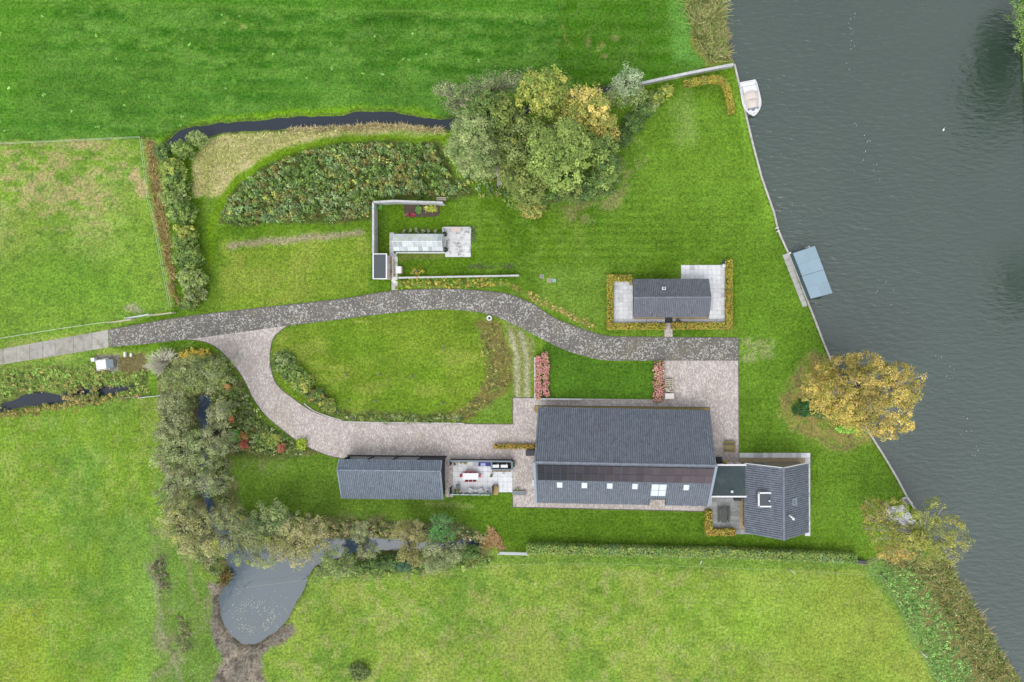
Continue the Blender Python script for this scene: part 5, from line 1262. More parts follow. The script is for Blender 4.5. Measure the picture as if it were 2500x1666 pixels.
reeds('reeds', 'tangled reeds along the lower right bank', [(2160, 1372), (2220, 1360), (2316, 1372), (2352, 1444), (2410, 1535), (2440, 1595), (2500, 1690), (2420, 1690), (2360, 1580), (2300, 1480), (2250, 1410)], 9500, [(138, 146, 80), (120, 142, 68), (168, 160, 98), (108, 130, 62), (190, 176, 126), (130, 132, 74), (164, 142, 94)], .4, 1.1, .035, (.0, .05), .6, .6)
scatter('undergrowth', 'low rough growth among the lower right reeds', [(2160, 1372), (2220, 1360), (2316, 1372), (2352, 1444), (2410, 1535), (2440, 1595), (2500, 1690), (2420, 1690), (2360, 1580), (2300, 1480), (2250, 1410)], 420, .2, .7, .2, .6, OL + DG + GB, 18, .11)
scatter('weeds', 'nettles between the pasture fence and the reeds', [(2150, 1395), (2230, 1385), (2300, 1480), (2370, 1620), (2390, 1690), (2300, 1690), (2244, 1570)], 420, .1, .45, .2, .5, [(112, 152, 76), (128, 164, 88), (102, 140, 66), (136, 148, 84)], 16, .1)
reeds('reeds', 'dry rushes at the left end of the pond', [(536, 1398), (556, 1388), (562, 1412), (546, 1432)], 260, [(140, 112, 66), (116, 110, 60), (160, 128, 80), (100, 108, 54)], .4, .9, .035)
reeds('reeds', 'dry grass tuft at the right tip of the narrow ditch', [(1198, 1290), (1212, 1300), (1228, 1330), (1226, 1340), (1212, 1330), (1200, 1310)], 900, [(196, 160, 116), (206, 176, 130), (170, 138, 96)], .4, .8, .03)
reeds('reeds', 'straw coloured grass beside the tip of the narrow ditch', [(1170, 1318), (1198, 1315), (1196, 1338), (1172, 1336)], 600, [(190, 158, 110), (160, 136, 88)], .4, .9, .03)
reeds('reeds', 'dry reed fringe along the top ditch', smooth_line([(700, 314), (830, 308), (920, 302), (1000, 306), (1080, 312)], 3) + [(1080, 322), (960, 318), (830, 320), (700, 324)], 2600, [(196, 176, 132), (174, 158, 108), (206, 190, 150), (150, 150, 88)], .2, .55, .03, (.05, .05), .4)
reeds('reeds', 'dry grass strip between the paddock tape and the shrub row', [(356, 342), (376, 346), (388, 430), (410, 560), (428, 690), (436, 748), (426, 748), (404, 640), (374, 490)], 2400, [(186, 160, 110), (160, 140, 88), (136, 132, 66)], .3, .7, .035)
reeds('dead_grass', 'dead grass lying in a line across the upper lawn', [(560, 594), (700, 580), (884, 564), (884, 577), (700, 592), (562, 604)], 1500, [(172, 164, 134), (150, 144, 104), (188, 178, 148), (136, 138, 84)], .15, .45, .03, (.3, .2), 1.2, .9)
reeds('tall_grass', 'tall dry grass in the uncut meadow corner', [(472, 398), (510, 350), (560, 334), (830, 316), (1070, 322), (830, 326), (700, 344), (596, 394), (525, 456), (478, 466)], 4500, [(192, 190, 124), (172, 176, 104), (152, 166, 84), (204, 198, 140)], .2, .5, .035)

scatter('weeds', 'pale weed rosettes dotted over the top meadow', [(0, 20), (1300, 50), (1350, 200), (1000, 240), (400, 320), (0, 330)], 40, .03, .12, .12, .35, [(128, 176, 84), (116, 168, 72), (138, 180, 96)], 14, .08)
scatter('weeds', 'thistle clumps dotted over the pastures', [(20, 1040), (380, 1000), (420, 1240), (330, 1640), (20, 1650)], 40, .03, .15, .08, .25, [(110, 128, 76), (96, 140, 60), (130, 120, 80)], 12, .07)
scatter('weeds', 'dark weed clumps and molehills dotted over the lower pasture', [(740, 1450), (2140, 1420), (2240, 1650), (700, 1650)], 70, .03, .15, .06, .2, [(96, 100, 66), (92, 132, 54), (128, 116, 80)], 10, .07)
def flecks(name, label, poly, n, cs, size=.05):
    q = in_poly(poly, n); P = np.stack([(q[:, 0] - NX) / PPM, (NY - q[:, 1]) / PPM, np.full(n, .03)], 1)
    return stuff(leaf_mesh(name, P, RNG.normal(0, .35, (n, 3)) + np.array([0, 0, 1.]), RNG.uniform(.5, 1.5, n) * size, cmix(cs, n, .2) * 1.3), label)
flecks('fallen_leaves', 'yellow fallen leaves scattered over the lawn by the big clump', [(1420, 420), (1560, 340), (1760, 400), (1800, 560), (1480, 640), (1360, 520)], 900, [(196, 184, 90), (170, 196, 96), (190, 160, 90)])
flecks('fallen_leaves', 'golden fallen leaves round the golden birch', smooth_line([(1900, 960), (1950, 880), (2015, 862), (2042, 900), (2132, 1065), (2085, 1110), (2000, 1110), (1940, 1060), (1896, 1010)], 3), 2600, [(196, 164, 84), (170, 140, 76), (150, 128, 80)], .045)
flecks('fallen_leaves', 'leaves strewn over the riverside lawn', [(1985, 1090), (2110, 1080), (2200, 1240), (2080, 1340), (1990, 1300)], 500, [(186, 176, 84), (150, 180, 80)], .045)

# ------------------------------------------------------------------ clipped hedges
HG = [(158, 150, 54), (140, 144, 50), (176, 150, 68), (118, 136, 48), (160, 128, 62)]
HO = [(182, 150, 72), (166, 142, 62), (150, 126, 60), (146, 142, 56)]
def hedge(label, pts, wpx, hgt, cs, dens=150, leaf=.085, name='clipped_hedge', cat='hedge', group=None, wob=.06):
    root = thing(name, label, cat, (0, 0, 0), 0, group); wd = wpx / PPM
    core = MB(); C, Nn = [], []; P = [W(x, y, hgt * .8) for x, y in pts]
    for p in P: p.z = 0
    for i in range(len(P) - 1):
        a, c = P[i], P[i + 1]; d = (c - a); L = d.length; d = d / L; s_ = Vector((-d.y, d.x, 0))
        e0 = a - d * (wd * .42); e1 = c + d * (wd * .42)
        core.bar((e0.x, e0.y, hgt * .45), (e1.x, e1.y, hgt * .45), wd * .8 - .001 * i, hgt * .86 - .001 * i)
        LL = L + wd * .9; n = int(dens * LL * (wd + 2 * hgt * .6))
        t = RNG.uniform(-wd * .45, L + wd * .45, n); w_ = RNG.uniform(-.5, .5, n) * wd; z = np.full(n, hgt)
        side = RNG.random(n) > wd / (wd + hgt * 1.2); sg = np.sign(RNG.random(n) - .5)
        w_ = np.where(side, sg * wd * .5, w_); z = np.where(side, RNG.uniform(.05, 1, n) * hgt, z)
        base = np.array(a)[None] + np.outer(t, np.array(d)) + np.outer(w_, np.array(s_)); base[:, 2] = z
        C.append(base + RNG.normal(0, wob, (n, 3))); nn = np.zeros((n, 3)); nn[:, 2] = np.where(side, .4, 1); nn += np.outer(np.where(side, sg, 0), np.array(s_)); Nn.append(nn + RNG.normal(0, .5, (n, 3)))
        for e, q in ((e0, -1), (e1, 1)):
            m_ = int(dens * wd * hgt); bb = np.array(e)[None] + np.outer(RNG.uniform(-.5, .5, m_) * wd, np.array(s_)); bb[:, 2] = RNG.uniform(.05, 1, m_) * hgt
            C.append(bb + RNG.normal(0, wob, (m_, 3))); Nn.append(np.outer(np.full(m_, q), np.array(d)) + RNG.normal(0, .5, (m_, 3)))
    C = np.concatenate(C); Nn = np.concatenate(Nn); n = len(C)
    patch = vnoise(C[:, 0] * .9 + 50, C[:, 1] * .9 + 50, 77); A = np.array([col(*c) for c in cs])
    i = np.clip((patch * len(A) + RNG.normal(0, .9, n)).astype(int), 0, len(A) - 1)
    K = A[i] * np.exp(RNG.normal(0, .25, (n, 1))) * FG
    core.build('stems', M['core'], root)
    leaf_mesh('foliage', C, Nn, RNG.uniform(.6, 1.5, n) * leaf, K, root)
    return root
hedge('ochre clipped hedge wrapping the left side of the cottage terrace', [(1536, 679.5), (1490, 679.5), (1490, 797), (1618, 797)], 14, .9, HG)
hedge('ochre clipped hedge wrapping the right side of the cottage terrace', [(1780, 641), (1780, 795.5), (1646, 796)], 15, .9, HG)
hedge('ochre clipped hedge curving round the lawn corner by the white boat', smooth_line([(1677, 203), (1720, 195), (1755, 194), (1772, 208), (1780, 235), (1786, 270)], 2), 14, .9, HG + [(130, 146, 60), (120, 140, 56)])
hedge('small ochre L-shaped hedge round the picnic patio', [(1730.5, 1254), (1730.5, 1300), (1787, 1300)], 15, .9, HG + HO)
hedge('long dark green hedge between south lawn and pasture', [(1296, 1341), (1500, 1346), (1780, 1352), (2080, 1364)], 19, 1.5, [(112, 142, 70), (98, 128, 60), (128, 152, 76), (150, 160, 72), (104, 136, 88)], 170, .1, wob=.1)
for k, (x0, x1) in enumerate(((1206, 1231), (1233.5, 1260), (1263, 1288), (1291.5, 1305))):
    hedge(('left end block of the low ochre hedge by the bins', 'second block from the left of the low ochre hedge by the bins', 'third block from the left of the low ochre hedge by the bins', 'short block of the low ochre hedge touching the barn')[k], [(x0 + 4, 1090.5), (x1 - 4, 1091)], 9.5, .8, HO, 190, .07, group='low ochre hedge blocks')

# hydrangeas
def hydrangea(label, px, py, rpx, group, pale):
    r = rpx / PPM; root = thing('hydrangea', label, 'hydrangea', W(px, py), 0, group)
    n = 90; th = RNG.uniform(0, 6.28, n); rr = r * np.sqrt(RNG.random(n)); z = .75 * np.sqrt(np.clip(1 - (rr / r) ** 2 * .7, 0, 1))
    C = np.stack([rr * np.cos(th), rr * np.sin(th), z * RNG.uniform(.5, .95, n)], 1)
    leaf_mesh('foliage', C, RNG.normal(0, .5, (n, 3)) + np.array([0, 0, 1]), np.full(n, .1), cmix([(92, 110, 56), (112, 120, 60), (80, 92, 50)], n) * FG, root)
    b = MB(); k = int(10 + 26 * r)
    for i in range(k):
        a = 2.4 * i + random.random(); q = r * .92 * math.sqrt((i + .5) / k); zz = .80 * math.sqrt(max(.05, 1 - (q / r) ** 2 * .75)); t = random.random(); f = random.uniform(.8, 1.15)
        c = np.array(col(182, 112, 110)) * (1 - t) + np.array(col(208, 156, 146) if not pale else col(232, 186, 164)) * t
        if random.random() < .2: c = np.array(col(170, 148, 104))
        rad = random.uniform(.10, .15); b.ball((q * math.cos(a), q * math.sin(a), zz), rad, rad, rad * .75, 8, 4, -.6, tuple(c * f * 1.2))
    b.build('flower_heads', M['flower'], root, True)
for k in range(9):
    hydrangea(f'pink hydrangea, {ORD[k]} from the top in the column against the white wall', 1316 + random.uniform(-2, 2), 877 + k * 11.2, random.uniform(9.5, 11), 'hydrangeas by the white wall', False)
for k in range(8):
    hydrangea(f'pink hydrangea, {ORD[k]} from the top in the column on the lawn side', 1334 + random.uniform(-3, 3), 869 + k * 13.2 + random.uniform(-2, 2), random.uniform(8, 10.5), 'hydrangeas by the white wall', False)
for k in range(7):
    hydrangea(f'pink hydrangea, {ORD[k]} from the dark drive in the row by the log box', 1607 + random.uniform(-2, 2), 892 + k * 13.0, random.uniform(14.5, 16), 'hydrangeas by the log box', k in (1, 2))
# vegetable bed
bedp = [(985, 501), (1074, 500), (1073, 522), (1066, 529), (990, 530)]
structure(MB().prism(to_m(bedp), -.05, .09).build('soil_bed', M['soil']))
shrub('trailing yellow-green squash plant in the soil bed', 1052, 510, 17, 8, .5, [(176, 180, 70), (150, 164, 60), (196, 196, 96)], 'vegetable_plant', 'plant', None, .11, .22, 16, .8, .1)
shrub('green leafy plant in the middle of the soil bed', 1022, 511, 6, 10, .5, [(84, 136, 56), (104, 152, 70)], 'vegetable_plant', 'plant', None, .1, .2, 16)
shrub('left of two crimson plants in the soil bed', 995, 525, 5, 4, .4, [(150, 44, 66), (170, 60, 80)], 'flowering_plant', 'plant', 'crimson plants', .08, .15, 16)
shrub('right of two crimson plants in the soil bed', 1009, 524.5, 4.5, 4, .4, [(150, 44, 66), (170, 60, 80)], 'flowering_plant', 'plant', 'crimson plants', .08, .15, 16)
shrub('green plant in the corner of the concrete fence', 925, 505, 8, 7, .6, [(84, 146, 50), (104, 160, 60)], 'vegetable_plant', 'plant', None, .1, .2, 16)
shrub('small thin yellow tree in the grass below the greenhouse', 1020, 664, 15, 14, 1.8, [(176, 160, 56), (150, 150, 56), (196, 150, 60)], 'young_tree', 'tree', None, .08, .25, 8, .6, .3)
for k, x in enumerate((988, 1003, 1018, 1034, 1050, 1063)):
    bare_shrub(f'dry lavender tuft, {ORD[k]} from the left along the greenhouse', x, 564, 8, .6, M['dry_twig'], 34, 'plant', 'lavender_tuft', .02, 'lavender tufts')
for x, y, r, lb in ((1084, 848, 9, 'grey sapling stub at the right of the oval lawn'), (1006, 918, 9, 'grey sapling stub in the middle of the oval lawn'), (920, 980, 8, 'grey sapling stub at the bottom of the oval lawn'), (928, 914, 7, 'grey-green sapling stub left of middle on the oval lawn'), (850, 978, 7, 'grey sapling stub at the lower left of the oval lawn'), (848, 918, 8, 'brown sapling stub at the left of the oval lawn'), (1082, 985, 9, 'grey sapling stub at the lower right of the oval lawn')):
    bare_shrub(lb, x, y, r, .7, M['bark'], 16, 'sapling', 'sapling', .02, 'saplings on the oval lawn')
shrub('yellow-green bush on the right side of the oval lawn', 1184, 862, 10, 9, .7, YG, leaf=.09, sub=.22, per=18)
shrub('tussock of dark rushes at the bottom edge of the pasture', 876, 1640, 24, 20, .9, [(84, 104, 50), (72, 88, 44), (104, 118, 62)], 'rush_tussock', 'plant')
scatter('weeds', 'dark dead weeds on the rough strip left of the pond', [(372, 1362), (392, 1368), (410, 1400), (414, 1440), (400, 1452), (380, 1420)], 60, .1, .5, .15, .4, [(104, 98, 74), (88, 92, 62), (124, 116, 88)], 14, .09)
scatter('weeds', 'dead weeds lower on the rough strip', [(430, 1500), (452, 1510), (466, 1560), (456, 1590), (436, 1560)], 40, .1, .4, .15, .4, [(108, 108, 70), (96, 104, 60), (128, 120, 84)], 14, .09)

# ------------------------------------------------------------------ boat
bw = W(1826, 198, .3); bb = W(1842, 282, .3); ax = (bb - bw); BL = ax.length
boat = thing('motor_boat', 'white motor boat with a beige canvas cover moored at the bank', 'boat', (bw.x, bw.y, -.6), math.atan2(ax.y, ax.x))
prof = [(0, 1.08), (.08, 1.2), (.2, 1.26), (.4, 1.32), (.6, 1.34), (.72, 1.24), (.82, 1.0), (.9, .68), (.96, .32), (1.0, .03)]
def hull_ring(sc, z, k0=0.0):
    return [(t * BL * (1 - k0 * (t > .9)), hw * sc, z) for t, hw in prof] + [(t * BL * (1 - k0 * (t > .9)), -hw * sc, z) for t, hw in prof[::-1]]
b = MB(); n = len(prof) * 2
rings = [hull_ring(.72, -.15, .1), hull_ring(.9, .1, .05), hull_ring(.97, .45), hull_ring(1, .75)]
vs = [p for r in rings for p in r]; fs = [(k * n + i, k * n + (i + 1) % n, (k + 1) * n + (i + 1) % n, (k + 1) * n + i) for k in range(3) for i in range(n)]
fs.append(tuple(range(n - 1, -1, -1))); b.add(vs, fs); b.build('hull', M['gel'], boat)
b = MB(); b.prism([(x, y * .97) for x, y, z in rings[3]], .68, .74); b.build('deck', M['gel'], boat)
b = MB()
for i in range(n):
    p, q = Vector(rings[3][i]), Vector(rings[3][(i + 1) % n])
    if (q - p).length > .01: b.bar(p + Vector((0, 0, .02)), q + Vector((0, 0, .02)), .1, .07)
b.build('rub_rail', M['white'], boat)
def canopy(name, t0, t1, w0, w1, z0, z1, m, nn=8):
    b = MB(); vs = []
    for i in range(nn + 1):
        t = t0 + (t1 - t0) * i / nn; f = i / nn; w_ = w0 + (w1 - w0) * f; zz = z0 + (z1 - z0) * math.sin(math.pi * (.25 + .6 * f))
        for j in range(9):
            a = j / 8 * 2 - 1; vs.append((t * BL, w_ * a, .74 + zz * (1 - abs(a) ** 3 * .75)))
    fs = [(i * 9 + j, (i + 1) * 9 + j, (i + 1) * 9 + j + 1, i * 9 + j + 1) for i in range(nn) for j in range(8)]
    b.add(vs, fs); return b.build(name, m, boat, True)
canopy('canvas_cover', .33, .56, 1.0, 1.06, .2, .75, M['canvas']); canopy('canvas_cover', .565, .79, 1.04, .72, .25, .72, M['canvas'])
MB().box((.25 * BL, 0, .95), (.85, 1.9, .25)).build('engine_cover', M['gel'], boat)
MB().box((.1 * BL, -.1, .8), (.5, 2.0, .16)).build('swim_deck', M['white'], boat)
for y in (-.95, .95): MB().tube([(.1 * BL, y, .75), (.14 * BL, y * 1.1, 1.15), (.32 * BL, y * 1.18, 1.15), (.34 * BL, y * 1.18, .75)], .035, 6).build('hand_rail', M['metal'], boat)
for y, rz_ in ((-.55, .35), (0, 0), (.55, -.35)):
    MB().obox((.835 * BL - abs(y) * .35, y, .93), .16, .24, .015, (Vector((.8 * math.cos(rz_), .8 * math.sin(rz_), -.6)), Vector((-math.sin(rz_), math.cos(rz_), 0)), Vector((.6 * math.cos(rz_), .6 * math.sin(rz_), .8)))).build('windscreen', M['winglass'], boat)
b = MB().prism([(.8 * BL, -.8), (.9 * BL, -.5), (.95 * BL, 0), (.9 * BL, .5), (.8 * BL, .8)], .74, .84); b.build('foredeck', M['gel'], boat)
MB().box((.93 * BL, 0, .88), (.1, .22, .08)).build('cleat', M['metal'], boat)
ql = W(1808, 238); tag(MB().tube([(ql.x, ql.y, .1), (ql.x + .35, ql.y + .05, .15), (ql.x + .62, ql.y + .1, .2)], .03, 5).build('mooring_rope', M['white']), 'short white rope tying the boat to the bank', 'rope')
sw_ = thing('white_bird', 'single small white bird swimming far out on the river', 'bird', W(2304, 317, -.5), R(70)); sw_.location.z = -.6; sw_.scale = (.55, .55, .55)
b = MB(); b.ball((0, 0, .1), .42, .24, .22, 10, 6, -.7); b.tube([(.3, 0, .15), (.45, 0, .4), (.42, 0, .62), (.55, 0, .64)], [.09, .06, .05, .04], 7); b.build('body', M['white'], sw_, True)
MB().tube([(.55, 0, .64), (.66, 0, .61)], [.035, .015], 6).build('beak', M['orange'], sw_)
fl = MB()
for (x, y) in [(2080, 28), (2078, 60), (2082, 110), (2075, 70), (2070, 160), (2094, 305), (2122, 326), (2127, 344), (2110, 367), (2118, 376), (2145, 410), (2155, 441), (2168, 682), (2190, 712), (2185, 745), (2210, 778), (2150, 695), (2295, 870), (2312, 885), (2305, 920), (2330, 905), (2365, 1020), (2372, 1060), (2390, 1090), (2360, 1070), (2140, 395), (2085, 75), (2084, 95), (2077, 52), (2320, 930), (2380, 1110)]:
    for _ in range(2):
        q = W(x + random.gauss(0, 6), y + random.gauss(0, 8)); fl.cyl((q.x, q.y, -.598), random.uniform(.03, .06), .02, .02, 5)
stuff(fl.build('foam_flecks', M['white']), 'flecks of white foam drifting on the river')

fp = MB()
for _ in range(230):
    a_ = random.uniform(0, 6.28); r_ = random.gauss(1, .22); q = W(618 + 44 * r_ * math.cos(a_), 1508 + 34 * r_ * math.sin(a_)); fp.cyl((q.x, q.y, -.397), random.uniform(.03, .075), .02, .006, 5)
for _ in range(90):
    q = W(random.uniform(560, 700), random.uniform(1440, 1550)); fp.cyl((q.x, q.y, -.397), random.uniform(.03, .06), .02, .006, 5)
stuff(fp.build('floating_leaves', M['pondleaf']), 'pale leaves floating on the pond')

# white slab landing under the sparse tree
lt = thing('boat_ramp', 'white slab landing with a slipway notch under the sparse tree', 'landing')
for i in range(4):
    for j in range(3):
        u0, u1, v0, v1 = i / 4 + .006, (i + 1) / 4 - .006, j / 3 + .006, (j + 1) / 3 - .006
        c4 = [W(2153, 1240), W(2204, 1232), W(2244, 1284), W(2198, 1294)]
        f = lambda u, v: c4[0].lerp(c4[1], u).lerp(c4[3].lerp(c4[2], u), v)
        slab_obj('slab', [(p.x, p.y) for p in (f(u0, v0), f(u1, v0), f(u1, v1), f(u0, v1))], -.05, .22 + random.uniform(0, .01), M['white'], lt)
b = MB()
for a, c in (((2200, 1218), (2213, 1214)), ((2213, 1214), (2226, 1230)), ((2200, 1218), (2212, 1234))):
    p, q = W(*a), W(*c); b.bar((p.x, p.y, .12), (q.x, q.y, .12), .26, .2)
b.build('kerb', M['palekerb'], lt)
b = MB().prism(to_m([(2203, 1219), (2213, 1216.5), (2223, 1230), (2213, 1233)]), -.05, .03); b.build('slipway', M['joint'], lt)

# ------------------------------------------------------------------ furniture and small things
def place(root, px, py, z=0.06, rz=0.0): root.location = W(px, py, z); root.rotation_euler = (0, 0, rz); return root
def chair(label, px, py, rz, m, leg_m, group=None, name='chair', wd=.46, back=.45):
    r = thing(name, label, 'chair', W(px, py, .06), rz, group)
    MB().box((0, 0, .44), (wd, wd, .05)).build('seat', m, r)
    MB().obox((-wd * .5, 0, .44 + back / 2 + .05), .025, wd / 2, back / 2, (Vector((1, 0, .18)).normalized(), Vector((0, 1, 0)), Vector((-.18, 0, 1)).normalized())).build('backrest', m, r)
    for sx in (-1, 1):
        for sy in (-1, 1): MB().cyl((sx * wd * .43, sy * wd * .43, 0), .018, .018, .42, 6).build('leg', leg_m, r)
    return r
tb = thing('dining_table', 'white dining table with red chairs on the furnished patio', 'table', W(1151, 1161, .06))
MB().box((0, 0, .73), (2.24, .92, .05)).build('tabletop', M['white'], tb)
for sx in (-1, 1):
    for sy in (-1, 1): MB().box((sx * 1.0, sy * .36, .35), (.06, .06, .7)).build('leg', M['metal'], tb)
RCG = 'red chairs round the white table'
c0 = chair('red chair at the left end of the white table', 1130, 1159.5, R(0), M['red'], M['metal'], RCG)
def rcopy(label, px, py, rz):
    o = copy_tree(c0); o['label'] = label; o.location = W(px, py, .06); o.rotation_euler = (0, 0, rz); return o
rcopy('red chair at the right end of the white table', 1171.5, 1160, R(180))
for k, x in enumerate((1140, 1149.5, 1159.5)):
    wh = ('left', 'middle', 'right')[k]
    rcopy(f'{wh} red chair along the top side of the white table', x, 1153.5, R(-90)); rcopy(f'{wh} red chair along the bottom side of the white table', x + .8, 1169, R(90))
# wall and seating alcove of the patio
pw_ = thing('patio_wall', 'dark wall along the top of the furnished patio', 'wall')
a, c = W(1100, 1121), W(1251, 1122.5)
MB().bar((a.x, a.y, .65), (c.x, c.y, .65), .12, 1.3).build('boards', M['black'], pw_)
MB().bar((a.x, a.y - .04, 1.34), (c.x, c.y - .04, 1.34), .22, .08).build('coping', M['grey_paint'], pw_)
al = thing('seating_alcove', 'dark walled alcove holding two white cushioned seats', 'alcove')
A_, B_ = W(1200, 1127, .9), W(1250, 1147, .9)
mx, my = (A_.x + B_.x) / 2, (A_.y + B_.y) / 2; sx_, sy_ = B_.x - A_.x, A_.y - B_.y
MB().box((mx, my, .06), (sx_, sy_, .1)).build('floor', M['black'], al)
for nm, c, s_ in (('left', (A_.x, my, .45), (.1, sy_, .9)), ('right', (B_.x, my, .45), (.12, sy_, .9)), ('front', (mx, B_.y, .45), (sx_, .1, .9))):
    w_ = MB().box(c, s_).build('side_wall', M['black'], al); MB().box((c[0], c[1], .94), (s_[0] + .12 if s_[0] < .3 else s_[0] - .2, s_[1] + .12 if s_[1] < .3 else s_[1], .06 + .004 * (nm == 'front'))).build('coping', M['grey_paint'], w_)
for k, x in enumerate((1211.5, 1232.5)):
    r = thing('lounge_chair', ('left white cushioned seat in the dark alcove', 'right white cushioned seat in the dark alcove')[k], 'seat', W(x, 1136, .12), 0, 'white cushioned seats')
    MB().box((0, 0, .28), (1.0, .6, .52)).build('frame', M['black'], r); MB().box((0, -.04, .62), (1.0, .42, .16)).build('cushion', M['white'], r); MB().box((.35, .26, .68), (.1, .14, .3)).build('armrest', M['offwhite'], r)
sf = thing('sofa', 'navy sofa with a pale cushion against the dark patio wall', 'sofa', W(1184.5, 1132.5, .06))
MB().box((0, 0, .2), (1.7, .55, .4)).build('base', M['navy'], sf); MB().box((0, .3, .45), (1.7, .16, .7)).build('backrest', M['navy'], sf)
for s_ in (-1, 1): MB().box((s_ * .82, 0, .35), (.14, .6, .55)).build('armrest', M['navy'], sf)
MB().box((-.22, -.02, .46), (.7, .42, .12)).build('cushion', M['lilac'], sf)
lg = thing('firewood_row', 'row of split logs along the front of the dark alcove', 'firewood')
for k in range(14):
    q = W(1203 + k * 3.4, 1149.5); o = MB().tube([(q.x, q.y - .14, .12), (q.x, q.y + .14, .12)], random.uniform(.07, .1), 6).build('log', M['wicker'] if k % 3 else M['brownwood'], lg)
scr = thing('wind_screen', 'blue glass wind screen along the bottom of the furnished patio', 'screen')
a, c = W(1104, 1201), W(1201.5, 1202)
for k in range(4):
    p, q = a.lerp(c, k / 4 + .01), a.lerp(c, (k + 1) / 4 - .01); MB().bar((p.x, p.y, .95), (q.x, q.y, .95), .03, 1.7).build('glass_panel', M['blueglass'], scr); MB().bar((p.x, p.y, 1.84), (q.x, q.y, 1.84), .07, .06).build('top_rail', M['metal'], scr)
for k in range(5):
    p = a.lerp(c, k / 4); MB().box((p.x, p.y, .93), (.07, .09, 1.84)).build('post', M['dark_paint'], scr)
for k, (x0, y0, x1, y1, lb) in enumerate(((1202, 1187, 1202.5, 1206, 'dark side screen beside the tan wicker lounger'), (1099, 1127, 1099, 1137, 'dark side screen at the upper left of the patio'), (1099, 1190, 1099, 1206, 'dark side screen at the lower left of the patio'))):
    p, q = W(x0, y0, 1), W(x1, y1, 1); r = thing('side_screen', lb, 'screen', (0, 0, 0), 0, 'dark side screens'); MB().bar((p.x, p.y, .85), (q.x, q.y, .85), .05, 1.6).build('panel', M['dark_paint'], r); MB().bar((p.x, p.y, 1.68), (q.x, q.y, 1.68), .1, .06).build('top_rail', M['grey_paint'], r)
def armchair(label, px, py, rz, group):
    r = thing('armchair', label, 'armchair', W(px, py, .06), rz, group)
    MB().box((0, 0, .36), (.66, .62, .16)).build('seat', M['white'], r); MB().box((0, .3, .5), (.66, .1, .5)).build('backrest', M['white'], r)
    for s_ in (-1, 1): MB().box((s_ * .31, 0, .42), (.07, .6, .3)).build('armrest', M['white'], r)
    for sx in (-1, 1):
        for sy in (-1, 1): MB().box((sx * .27, sy * .25, .12), (.05, .05, .24)).build('leg', M['wood'], r)
armchair('left white armchair tilted towards the round white side table', 1150.5, 1197, R(-25), 'white armchairs'); armchair('right white armchair tilted towards the round white side table', 1174.5, 1197.5, R(27), 'white armchairs')
def round_table(label, px, py, r_, h, m, group=None, name='side_table', cat='table'):
    r = thing(name, label, cat, W(px, py, .06), 0, group); MB().cyl((0, 0, h - .04), r_, r_, .04, 18).build('top', m, r); MB().cyl((0, 0, 0), .04, .04, h - .04, 8).build('leg', M['metal'], r); MB().cyl((0, 0, 0), r_ * .6, r_ * .5, .03, 12).build('foot', M['metal'], r); return r
round_table('round white side table between the two armchairs', 1161.5, 1196.5, .2, .45, M['white'])
round_table('round white stool standing alone right of the plant pot', 1228.5, 1159, .19, .5, M['white'], None, 'stool', 'stool')
def tub_chair(label, px, py, rz, m=None):
    r = thing('tub_chair', label, 'chair', W(px, py, .06), rz); b = MB()
    for i in range(12):
        a0 = R(-20 + i * 220 / 12); a1 = R(-20 + (i + 1) * 220 / 12); b.bar((.3 * math.cos(a0), .3 * math.sin(a0), .55), (.3 * math.cos(a1), .3 * math.sin(a1), .55), .06, .35)
    b.build('shell', m or M['white'], r); MB().cyl((0, 0, .3), .27, .27, .1, 14).build('seat', M['offwhite'], r); MB().cyl((0, 0, 0), .1, .05, .3, 10).build('pedestal', M['metal'], r); MB().box((.05, -.02, .44), (.2, .26, .08)).build('cushion', M['dark_paint'], r)
tub_chair('white tub chair at the right end of the glass screen', 1191.5, 1199, R(40)); tub_chair('white round chair at the upper left corner of the patio', 1112.5, 1130.5, R(200))
chair('thin white metal chair left of the armchairs', 1135, 1198.5, R(70), M['offwhite'], M['metal'], None, 'metal_chair', .36)
bc = thing('slatted_chair', 'grey slatted chair at the lower left of the patio', 'chair', W(1119.5, 1187, .06), R(-90))
for k in range(5): MB().box((0, -.24 + .12 * k, .42), (.5, .09, .04)).build('slat', M['grey_paint'], bc)
MB().box((-.28, 0, .65), (.05, .56, .5)).build('backrest', M['dark_paint'], bc)
for sx in (-1, 1):
    for sy in (-1, 1): MB().box((sx * .22, sy * .24, .2), (.05, .05, .4)).build('leg', M['dark_paint'], bc)
wl_ = thing('wicker_lounger', 'tan wicker lounger at the edge of the lawn below the patio', 'lounger', W(1211.5, 1196, .06), R(-88))
b = MB(); b.prism([(-.75, -.33), (.5, -.33), (.68, -.22), (.74, 0), (.68, .22), (.5, .33), (-.75, .33)][::-1], .18, .34); b.build('seat', M['wicker'], wl_)
b = MB()
for i in range(8):
    a0, a1 = R(-90 + i * 180 / 8), R(-90 + (i + 1) * 180 / 8); b.bar((-.42 + -.33 * math.cos(a0), .33 * math.sin(a0), .5), (-.42 - .33 * math.cos(a1), .33 * math.sin(a1), .5), .06, .42)
b.build('backrest', M['brownwood'], wl_)
for sx in (-.6, .55):
    for sy in (-.25, .25): MB().cyl((sx, sy, 0), .03, .03, .18, 6).build('leg', M['brownwood'], wl_)
wl_.rotation_euler.z = R(-90)
